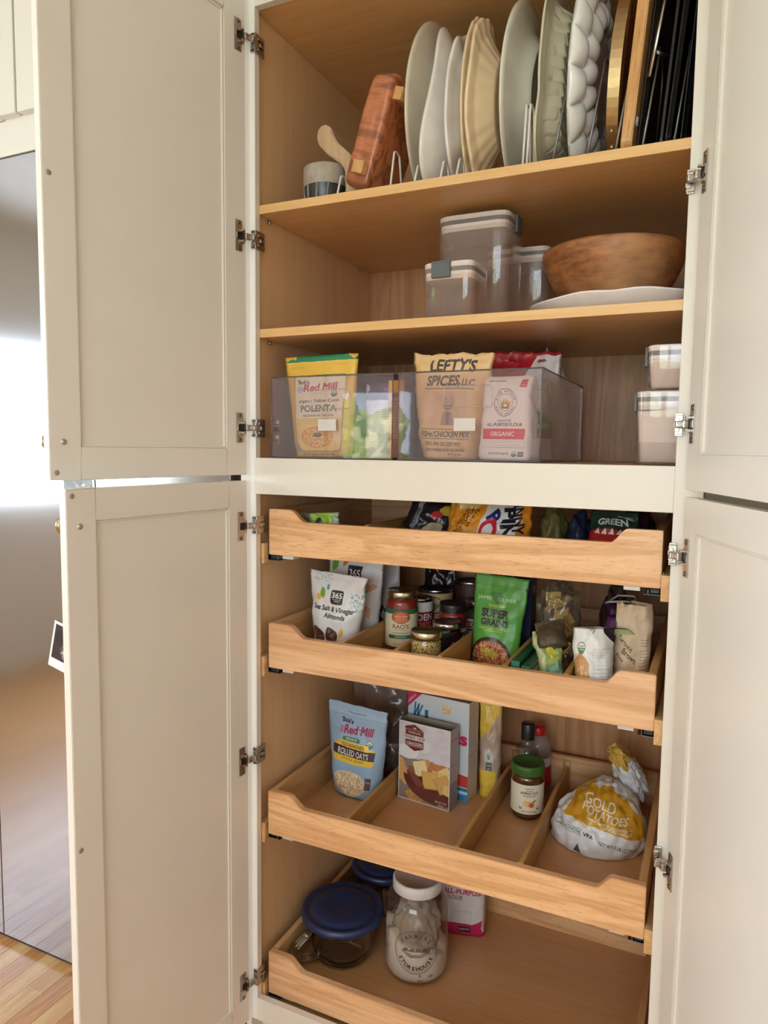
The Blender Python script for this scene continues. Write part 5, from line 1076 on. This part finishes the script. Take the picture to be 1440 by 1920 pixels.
# cracker box, open top
A = Art(480, 660, (214, 208, 208)); A.poly([(0, 0), (480, 0), (480, 330), (0, 330)], (206, 200, 206))
for k_ in range(40): A.ell(A.rng.random()*480, A.rng.random()*300, 60, 26, [(222, 218, 222), (196, 190, 198), (210, 206, 212)][k_ % 3], .3)
A.rect(0, 300, 480, 360, (140, 124, 116)); A.ell(90, 250, 100, 60, (226, 222, 222)); A.ell(250, 180, 50, 50, (220, 214, 214))
A.poly([(60, 40), (150, 16), (236, 60), (236, 206), (150, 236), (60, 196)], (110, 40, 40)); A.frame(62, 60, 172, 140, 3, (214, 200, 196)); A.rect(52, 108, 200, 40, (214, 206, 204)); A.text("TRADER JOE'S", 148, 92, 15, (226, 214, 210), w=120); A.text('WHEAT CRISP', 150, 140, 28, (100, 80, 80), w=190); A.text('CRACKERS', 150, 190, 28, (232, 222, 216), w=150, bold=.02); A.ell(150, 46, 16, 6, (214, 200, 196))
for (x, y, s_, r_) in ((30, 400, 60, .1), (60, 470, 70, -.1), (20, 350, 46, .2)): A.poly([(x+s_*cos(r_+q*pi/2), y+s_*sin(r_+q*pi/2)) for q in range(4)], (206, 160, 96))
A.poly([(60, 600), (140, 540), (250, 580), (230, 650), (110, 655)], (190, 146, 88)); A.dots(90, 560, 130, 80, 60, 4, [(160, 110, 60), (222, 184, 120)])
A.ell(330, 470, 280, 160, (96, 46, 38), rot=.12, a0=0, a1=180); A.ell(330, 450, 250, 60, (70, 32, 26), rot=.12)
def crk(cx, cy, s_, r_, c): A.poly([(cx+s_*cos(r_+q*pi/2), cy+s_*sin(r_+q*pi/2)) for q in range(4)], [v*.72 for v in c]); A.poly([(cx+s_*.94*cos(r_+q*pi/2), cy-3+s_*.94*sin(r_+q*pi/2)) for q in range(4)], c); A.dots(cx-s_*.45, cy-s_*.45, s_*.9, s_*.9, 26, 3, [[v*.86 for v in c], [min(255, v*1.08) for v in c]])
for a in ((130, 400, 46, .9, (150, 88, 60)), (250, 330, 66, .7, (206, 150, 84)), (210, 370, 90, .5, (236, 214, 160)), (330, 340, 60, 1.2, (190, 120, 76)), (390, 350, 66, .5, (196, 128, 80)), (440, 370, 74, .2, (230, 200, 140)), (370, 420, 84, .9, (226, 186, 116)), (300, 450, 104, .65, (214, 170, 96)), (420, 460, 96, .3, (206, 160, 90)), (460, 500, 60, 1, (226, 186, 120))): crk(*a)
for q in range(5): A.poly([(80+q*22, 410+q*6), (92+q*22, 404+q*6), (190+q*16, 520), (176+q*16, 528)], (124, 72, 56))
A.ell(330, 500, 262, 140, (104, 54, 44), rot=.10, a0=20, a1=160); A.text('NET WT. 9 OZ', 400, 618, 18, (226, 220, 216), w=100); A.text('(255g)', 400, 640, 14, (226, 220, 216), w=50); A.frame(0, 0, 480, 660, 8, (222, 220, 222))
AS = Art(160, 660, (190, 180, 178)); AS.lines(24, 30, 110, 4, 12, (90, 80, 80)); AS.rect(24, 90, 110, 6, (50, 44, 44)); AS.lines(24, 110, 110, 14, 13, (110, 100, 100)); AS.rect(24, 300, 110, 4, (50, 44, 44)); AS.lines(24, 320, 110, 8, 13, (110, 100, 100)); AS.rect(0, 440, 160, 220, (150, 144, 150))
f = print_mat('cracker_print', A, .38, (20, .05)); sdm = print_mat('cracker_side_print', AS, .4, (20, .05)); ins = plain('grey_card_inside', (150, 138, 126), .8)
t = thing('cracker_box', 'wheat crisp cracker box with its top open, third drawer', 'box', (.2925, .306, z3), (0, 0, radians(-6.2)))
def panel(name, P, mt_, mt2):
    me = bpy.data.meshes.new(name); P = [Vector(p) for p in P]; nn = (P[1]-P[0]).cross(P[3]-P[0]).normalized()*.0007; V = P+[p-nn for p in P]
    me.from_pydata([tuple(v) for v in V], [], [(0, 1, 2, 3), (7, 6, 5, 4), (0, 4, 5, 1), (1, 5, 6, 2), (2, 6, 7, 3), (3, 7, 4, 0)]); l = me.uv_layers.new(name='UVMap')
    for p in me.polygons:
        for q, li in enumerate(p.loop_indices): l.data[li].uv = [(0, 0), (1, 0), (1, 1), (0, 1)][q] if p.index == 0 else (.5, .005)
    me.materials.append(mt_); me.materials.append(mt2)
    for p in me.polygons: p.material_index = 0 if p.index == 0 else 1
    return link(name, me, [mt_, mt2], t)
w_, d_, h = .1415/2, .0455/2, .199
panel('front_panel', [(-w_, -d_, 0), (w_, -d_, 0), (w_, -d_, h), (-w_, -d_, h)], f, ins); panel('side_panel', [(w_, -d_, 0), (w_, d_, 0), (w_, d_, h), (w_, -d_, h)], sdm, ins)
panel('back_panel', [(w_, d_, 0), (-w_, d_, 0), (-w_, d_, h), (w_, d_, h)], f, ins); panel('side_panel', [(-w_, d_, 0), (-w_, -d_, 0), (-w_, -d_, h), (-w_, d_, h)], sdm, ins)
box('liner', -w_+.002, w_-.002, -d_+.002, d_-.002, .001, .10, plain('liner_grey', (120, 112, 104), .5), t, bevel=0)
# minis box
A = Art(480, 700, (210, 216, 222)); A.poly([(0, 0), (110, 0), (0, 110)], (206, 60, 90)); A.text('NABISCO', 34, 50, 15, (240, 220, 226), rot=-.78, w=90); A.text('W', 60, 190, 120, (34, 110, 140), w=70, rot=.25, bold=.05); A.text('I', 150, 210, 100, (34, 110, 140), bold=.05)
A.text('minis', 320, 300, 92, (206, 40, 84), w=300, bold=.045); A.rect(276, 50, 64, 56, (226, 190, 130)); A.dots(280, 54, 56, 48, 8, 5, [(250, 226, 180)]); A.poly([(0, 470), (480, 520), (480, 600), (0, 590)], (206, 66, 60)); A.rect(0, 606, 480, 24, (40, 130, 160)); A.rect(0, 650, 480, 50, (70, 150, 200)); A.text('BAKED', 400, 690, 26, (40, 90, 130))
AS = Art(180, 700, (206, 198, 190)); AS.lines(24, 30, 120, 3, 12, (90, 80, 80)); AS.line(20, 110, 150, 70, 4, (50, 44, 44)); AS.lines(24, 130, 120, 16, 13, (110, 100, 100)); AS.line(20, 390, 150, 370, 4, (50, 44, 44)); AS.lines(24, 410, 120, 12, 13, (110, 100, 100))
box_thing('snack_box', 'tall white minis snack box with pink lettering behind the cracker box', 'box', (.3035, .376, z3), radians(-6), .170, .058, .250, print_mat('minis_print', A, .38, (20, .05)), print_mat('minis_side_print', AS, .4, (20, .05)), plain('box_top_grey', (150, 146, 144), .5))
# yellow chips bag
A = Art(420, 680, (186, 160, 140)); A.poly([(0, 0), (420, 0), (380, 130), (60, 290), (0, 300)], (222, 186, 70)); A.poly([(0, 500), (330, 500), (300, 680), (0, 680)], (230, 190, 50))
for y in range(14):
    for x in range(8): A.ring(20+x*44+(y % 2)*22, 500+y*19 if y < 10 else 40+(y-10)*30, 18, 3, (238, 206, 110))
A.poly([(300, 680), (330, 590), (420, 560), (420, 680)], (70, 150, 60)); A.ell(200, 390, 40, 40, (226, 222, 214)); A.usda(200, 390, 36); A.rect(150, 440, 110, 54, (60, 80, 100)); A.text('NON GMO', 205, 468, 18, (226, 226, 220), w=80); A.text('VERIFIED', 205, 488, 12, (226, 226, 220), w=70)
pmy = print_mat('honeycomb_print', A, .35, (22, .5))
t = thing('food_bag', 'yellow and tan chips bag with honeycomb pattern, standing beside the minis box', 'bag', (.4225, .405, z3), (0, radians(-.5), radians(10)))
pouch('pouch_body', .056, .262, .048, pmy, pmy, t, wb=.95, crump=.006, seed=111, m_=44)
# apricot jar
A = Art(900, 420, (232, 220, 200)); c0 = 450; A.text('ORGANIC', c0, 88, 18, (70, 60, 50), w=90); A.text('TRADER JOE’S', c0, 56, 16, (70, 60, 50), w=110); A.text('APRICOT', c0, 136, 40, (60, 50, 46), w=230, bold=.02); A.text('PRESERVES', c0, 168, 18, (60, 50, 46), w=150)
A.ell(c0-20, 270, 60, 46, (236, 196, 130)); A.ell(c0+26, 280, 44, 44, (226, 150, 90)); A.ell(c0+26, 284, 26, 30, (196, 80, 50)); A.leaf(c0-70, 230, 60, 14, .3, (220, 190, 120)); A.leaf(c0+30, 250, 70, 14, -.6, (130, 150, 80)); A.usda(c0-110, 330, 22); A.usda(c0+110, 330, 22); A.text('NET WT 17.5 OZ (496g)', c0, 390, 20, (70, 60, 50), w=190)
jar('apricot preserves jar with dark green lid and cream label', .530, .350, z3, .0385, .130, mat('apricot_brown', (96, 48, 18), .2, coat=.5), lab_mat('apricot_label', A), mat('green_lid', (62, 104, 40), .4, bump=(60, .1)), .020, .93, (.16, .80), (-2.2, 2.2), .86, rz=-pi/2+.36, fill=.95)
# dark-capped bottle
t = thing('bottle', 'clear long-necked bottle with black cap behind the apricot jar', 'bottle', (.511, .4215, z3))
GB = clear('bottle_glass', (226, 224, 222), .03, 1.5, haze=.05)
lathe('glass', [(0, 0), (.027, 0), (.029, .004), (.029, .115), (.027, .130), (.018, .143), (.0145, .150), (.0145, .165)], GB, t, n=40)
lathe('cap', [(0.0165, .156), (.0165, .194), (.0155, .196), (0, .196)], mat('bottle_cap_black', (26, 24, 34), .3), t, n=32)
lathe('liquid', [(0, .003), (.026, .003), (.0275, .008), (.0275, .06), (0, .06)], mat('amber_liquid', (110, 60, 34), .15), t, n=32)
t = thing('bottle', 'squeeze bottle with red cap and red label, rear of the third drawer', 'bottle', (.522, .4845, z3))
lathe('bottle_body', [(0, 0), (.032, 0), (.035, .005), (.035, .10), (.033, .124), (.024, .142), (.016, .148)], clear('ketchup_clear', (226, 216, 214), .05, 1.45, haze=.35, hazecol=(214, 190, 186)), t, n=40)
lathe('label', [(.0354, .02), (.0354, .095)], lab_mat('red_lbl', Art(500, 200, (190, 40, 60)).rect(0, 0, 500, 60, (220, 210, 208)).text('KETCHUP', 250, 140, 50, (240, 230, 226))), t, n=40)
lathe('cap', [(.019, .148), (.019, .166), (.016, .170), (0, .170)], mat('red_cap', (200, 26, 36), .35), t, n=32)
# potato sack
A = Art(700, 520, (222, 220, 222)); Y_ = (206, 150, 40)
A.poly([(190, 60), (420, 20), (560, 110), (660, 240), (690, 380), (600, 350), (470, 300), (330, 270), (200, 262), (90, 268), (150, 190)], Y_)
for k_ in range(40): A.ell(200+A.rng.random()*380, 90+A.rng.random()*200, 40, 10, [(220, 170, 60), (190, 134, 30)][k_ % 2], .35, rot=.3)
A.text('GOLD', 360, 150, 60, (232, 222, 210), w=230, bold=.02, rot=.18); A.text('POTATOES', 400, 220, 54, (232, 222, 210), w=330, bold=.02, rot=.24); A.text('Good Source of Vitamin C', 440, 262, 24, (236, 226, 210), w=330, rot=.26); A.text('and Potassium', 500, 300, 24, (236, 226, 210), w=200, rot=.28); A.text('field', 190, 90, 44, (150, 146, 130), rot=.05, shear=.3)
for q, s_ in enumerate(('110', '0g', '0mg', '2g')): A.frame(46+q*52, 316, 44, 50, 3, (60, 56, 56)); A.text(s_, 68+q*52, 344, 16, (50, 46, 46), w=30); A.lines(52+q*52, 350, 32, 1, 6, (60, 56, 56))
A.lines(70, 300, 120, 1, 8, (60, 56, 56), 3); A.text('VPA', 300, 360, 30, (40, 38, 38), bold=.03, shear=.1); A.text('NET WT 5 LB (2.27kg)', 500, 420, 28, (40, 38, 38), w=260, rot=.24, bold=.01); A.poly([(200, 500), (230, 430), (262, 500)], (70, 96, 70)); A.lines(212, 450, 40, 4, 12, (40, 60, 44))
pmt = print_mat('potato_print', A, .3, (16, .5))
t = thing('potato_sack', 'white and gold plastic sack of potatoes lying at the right of the third drawer', 'potato sack', (.6985, .305, z3+.0005), (0, 0, radians(2)))
def potato_shape(p, d):
    s_ = p.z; lump = .007*abs(mn.noise(d*2.2+Vector((4, 2, 1))))+.0035*mn.noise(d*5+Vector((1, 7, 3)))
    x = p.x*(1-.45*max(0, s_/.13))+.15*max(0, s_); y = p.y*(1-.25*max(0, s_/.13))+.30*max(0, s_); fold = .0016*sin(22*d.x+8*d.z)*max(0, d.z)
    return Vector((x+lump*d.x, y+lump*d.y-fold, max(0, s_+(lump+fold)*(1 if s_ > .01 else 0))))
crumple('sack_body', .112, .092, .126, pmt, t, seed=1.4, amp=.035, sub=6, freq=1.2, uvfront=True, shape=potato_shape)
o = crumple('sack_neck', .030, .030, .085, mat('sack_film', (214, 212, 216), .28, bump=(30, .6), var=.03), t, seed=9.2, amp=.30, sub=5, flatb=False); o.location = (.058, .098, .120); o.rotation_euler = (radians(-15), radians(-28), 0); o.scale = (1.0, 1, .62)
o = crumple('sack_tail', .019, .016, .03, mat('sack_gold', (200, 160, 70), .28, bump=(30, .6), var=.2), t, seed=4.2, amp=.40, sub=5, flatb=False); o.location = (.036, .085, .162); o.rotation_euler = (0, radians(-35), 0)

# ---- bottom drawer
z4 = .0473
BL = mat('navy_lid', (38, 50, 88), .38, bump=(60, .05), coat=.1); PYR = mat('heavy_glass', (250, 250, 248), .0, trans=1, bump=(60, 0), var=0)
def cup(label, x, y, r, h, rz):
    t = thing('glass_mixing_bowl', label, 'bowl', (x, y, z4+.0004), (0, 0, rz))
    lathe('glass_bowl', [(0, .004), (r*.55, .004), (r*.60, 0), (r*.64, .002), (r*.72, .014), (r*.77, .04), (r*.82, h-.028), (r*.94, h-.014), (r*.96, h-.004), (r*.92, h-.004), (r*.88, h-.016), (r*.78, h-.028), (r*.73, .04), (r*.68, .018), (r*.55, .0085), (0, .0085)], PYR, t, n=64)
    lathe('lid', [(r*.97, h-.012), (r*1.0, h-.010), (r*1.015, h-.002), (r*.99, h+.006), (r*.93, h+.008), (r*.86, h+.0035), (r*.80, h+.003), (r*.74, h+.008), (r*.68, h+.011), (r*.42, h+.0125), (r*.40, h+.0118), (0, h+.0118)], BL, t, n=72)
    P = [(r*.83, 0, h-.028)]+[(r*.83+.050*sin(pi*q/8)**.8, 0, h-.028-(h-.046)*q/8) for q in range(1, 8)]+[(r*.72, 0, .018)]
    tube('handle', [P], .0085, PYR, t, n=10)
    return t
cup('large glass measuring bowl with navy blue lid at the front left of the bottom drawer', .112, .205, .102, .113, radians(238))
cup('second glass bowl with navy blue lid behind the first', .118, .430, .086, .108, radians(300))
t = thing('storage_jar', 'big glass jar half full of flour with round farm emblem and white lid', 'jar', (.2965, .240, z4+.0004), (0, 0, -pi/2+.36))
r = .0768; H_ = .232
lathe('glass', [(0, .003), (r*.80, .002), (r*.93, .004), (r, .018), (r, .160), (r*.97, .178), (r*.80, .200), (r*.70, .206), (r*.70, .218)], clear('big_jar_glass', (240, 238, 236), .03, 1.5, haze=.03), t, n=64)
lathe('lid', [(r*.76, .205), (r*.775, .206), (r*.775, .228), (r*.75, .232), (r*.70, .2325), (r*.68, .231), (0, .231)], mat('white_metal_lid', (222, 216, 216), .35, bump=(60, .05)), t, n=64)
fl_ = lathe('flour', [(0, .006), (r*.80, .006), (r*.92, .010), (r*.965, .02), (r*.965, .09), (r*.9, .092), (0, .10)], mat('flour_white', (226, 208, 190), .95, bump=(160, .4), var=.05), t, n=64)
for v in fl_.data.vertices:
    if v.co.z > .085: v.co.z += .028*(v.co.y/r)*-1+.012*fb(v.co.x, v.co.y, 0, 28)
bgf = crumple('flour_bag', .060, .058, .14, clear('flour_bag_film', (230, 222, 216), .15, 1.45, haze=.55, hazecol=(206, 190, 172), bump=1, bscale=40), t, seed=3.7, amp=.2, sub=5); bgf.location = (0, 0, .045)
for v in bgf.data.vertices:
    q = hypot(v.co.x, v.co.y); 
    if q > r*.94: v.co.x *= r*.94/q; v.co.y *= r*.94/q
    v.co.z = min(v.co.z, .135)
EM = mat('emblem_ink', (74, 66, 62), .6, bump=(80, .05))
def wrap(P, c=(0, .088)): return [((r+.0006)*cos(a/r), (r+.0006)*sin(a/r), z) for a, z in P]
def ink(edges_polys, parent):
    bm = bmesh.new()
    for P in edges_polys:
        vs_ = [bm.verts.new(((r+.0005)*cos(a/r), (r+.0005)*sin(a/r), z)) for a, z in P]; bm.faces.new(vs_)
    return link('emblem', fin(bm, 'emblem'), EM, parent)
cz, er, ea = .090, .053, .000; polys = []
def ringp(R, t_, a0=0, a1=360, n=64):
    for k_ in range(n):
        a, b = radians(a0+(a1-a0)*k_/n), radians(a0+(a1-a0)*(k_+1)/n); polys.append([(ea+R*cos(a), cz+R*sin(a)), (ea+R*cos(b), cz+R*sin(b)), (ea+(R-t_)*cos(b), cz+(R-t_)*sin(b)), (ea+(R-t_)*cos(a), cz+(R-t_)*sin(a))])
ringp(er, .0011); ringp(er*.90, .0004)
def glyph_tris(s_, bold=.02):
    cu = bpy.data.curves.new('t', 'FONT'); cu.body = s_; cu.size = 1; cu.resolution_u = 2; cu.offset = bold; ob = bpy.data.objects.new('t', cu); C.objects.link(ob); bpy.context.view_layer.update()
    me = bpy.data.meshes.new_from_object(ob.evaluated_get(bpy.context.evaluated_depsgraph_get())); T = [[tuple(me.vertices[i].co[:2]) for i in p.vertices] for p in me.polygons]; bpy.data.objects.remove(ob); bpy.data.curves.remove(cu); return T
def arc_text(s_, R, size, a0, a1, bottom=False):
    for i, ch in enumerate(s_):
        if ch == ' ': continue
        a = radians(a0+(a1-a0)*(i+.5)/len(s_)); rot = a-pi/2 if not bottom else a+pi/2; T = glyph_tris(ch); xs = [p[0] for t_ in T for p in t_]; mx_ = (min(xs)+max(xs))/2
        for t_ in T: polys.append([(ea+R*cos(a)+((x-mx_)*cos(rot)-(y-.35)*sin(rot))*size, cz+R*sin(a)+((x-mx_)*sin(rot)+(y-.35)*cos(rot))*size) for x, y in t_])
arc_text('FARMERS', er*.76, .0135, 150, 30); arc_text('STOREHOUSE', er*.76, .0135, 200, 340, True)
for k_ in range(14): x = -er*.62+k_*er*.092; h_ = .003+.006*abs(sin(k_*2.1)); polys.append([(ea+x, cz+.001), (ea+x+.003, cz+.001), (ea+x+.003, cz+.001+h_), (ea+x, cz+.001+h_*.8)])
for k_ in range(6): z_ = cz-.003-k_*.0022; w2 = er*(.62-.07*k_); polys.append([(ea-w2, z_), (ea+w2, z_+.001), (ea+w2, z_+.002), (ea-w2, z_+.0012)])
polys.append([(ea-er*.66, cz-.0006), (ea+er*.95, cz+.002), (ea+er*.95, cz+.0028), (ea-er*.66, cz+.0002)])
ink(polys, t)
polys = []; ea, cz = .016, .022
for s_, dx, dz, sz in (('K', -.008, .008, .008), ('TEXAS', -.012, -.004, .0045), ('UP', .016, .004, .008)):
    for T in glyph_tris(s_): polys.append([(ea+dx+x*sz, cz+dz+y*sz) for x, y in T])
ink(polys, t)
# pink-footed flour sack
A = Art(420, 640, (216, 206, 202)); PK = (190, 30, 80)
A.ring(210, 110, 90, 6, (60, 50, 60)); A.text('ALL-PURPOSE', 215, 300, 42, PK, w=380, bold=.03); A.text('FLOUR', 140, 350, 36, (120, 100, 110), w=150); A.frame(110, 440, 180, 100, 2, (90, 80, 86)); A.lines(120, 455, 160, 6, 14, (90, 80, 86)); A.rect(0, 540, 420, 100, PK); A.poly([(300, 540), (420, 500), (420, 560), (300, 560)], PK); A.rect(180, 560, 110, 50, (70, 20, 40)); A.text('NON GMO', 235, 592, 18, (220, 190, 200), w=90)
AS = Art(300, 640, (212, 204, 200)); AS.ring(140, 60, 70, 5, (60, 50, 60), 20, 100); AS.frame(30, 120, 240, 470, 2, (120, 110, 114)); AS.lines(44, 136, 216, 28, 16, (110, 100, 104), 3); AS.rect(0, 600, 300, 40, PK)
t = thing('flour_sack', 'flour sack with raspberry pink foot behind the big flour jar', 'flour sack', (.352, .428, z4+.0004), (0, 0, radians(14)))
brick('sack_body', .118, .21, .078, [print_mat('pink_flour_print', A, .6, (26, .35)), print_mat('pink_flour_side', AS, .6, (26, .4))], t, taper=.04, tpinch=.4, seed=8, crump=.005)

# ------------------------------------------------------------------ photo prints on the refrigerator
PHW = mat('photo_paper', (236, 236, 238), .4, bump=(60, .03)); 
def photo(label, x, z, w_, h, rot, pic):
    t = thing('photo_print', label, 'photograph', (x, -.0022, z), (0, rot, 0))
    box('paper', -w_/2, w_/2, 0, .0008, -h/2, h/2, PHW, t, bevel=0)
    A = Art(200, 200, pic); A.blob(120, 130, 50, 50, 60, 14, [(150, 146, 144), (100, 92, 90), (190, 186, 184)]); A.blob(60, 60, 60, 40, 30, 16, [[v*.8 for v in pic]]); me = mesh('picture', [(-w_*.43, -.0003, -h*.3), (w_*.43, -.0003, -h*.3), (w_*.43, -.0003, h*.44), (-w_*.43, -.0003, h*.44)], [(0, 1, 2, 3)], [(0, 0), (1, 0), (1, 1), (0, 1)])
    link('picture', me, print_mat('picture', A, .3), t); return t
photo('tilted instant photograph hanging on the refrigerator beside the lower left door edge', -.590, .780, .098, .125, radians(14), (60, 52, 52))
photo('instant photograph seen through the gap between the two left doors', -.528, 1.192, .112, .10, radians(-3), (120, 118, 116))

# ------------------------------------------------------------------ let everything rest on what carries it
bpy.context.view_layer.update()
SUP = sorted([SH1+.0056, SH1, SH2, DK+.0032, DK] + [z+.01455 for z in DZ])
for o in [q for q in bpy.data.objects if q.parent is None and q.name.split('.')[0] in ('food_bag', 'food_pouch', 'platter', 'plate', 'pie_dish', 'serving_dish', 'snack_bar', 'cutting_board', 'baking_sheet', 'handled_tray', 'wooden_tray', 'wooden_block', 'flour_sack', 'potato_sack')]:
    lo = min((c.matrix_world @ v.co).z for c in o.children_recursive if c.type == 'MESH' for v in c.data.vertices)
    sup = [z for z in SUP if z <= o.location.z+.003]
    if sup: o.location.z += max(sup)+.0004-lo if (lo < max(sup)+.0004 or lo > max(sup)+.004) else 0
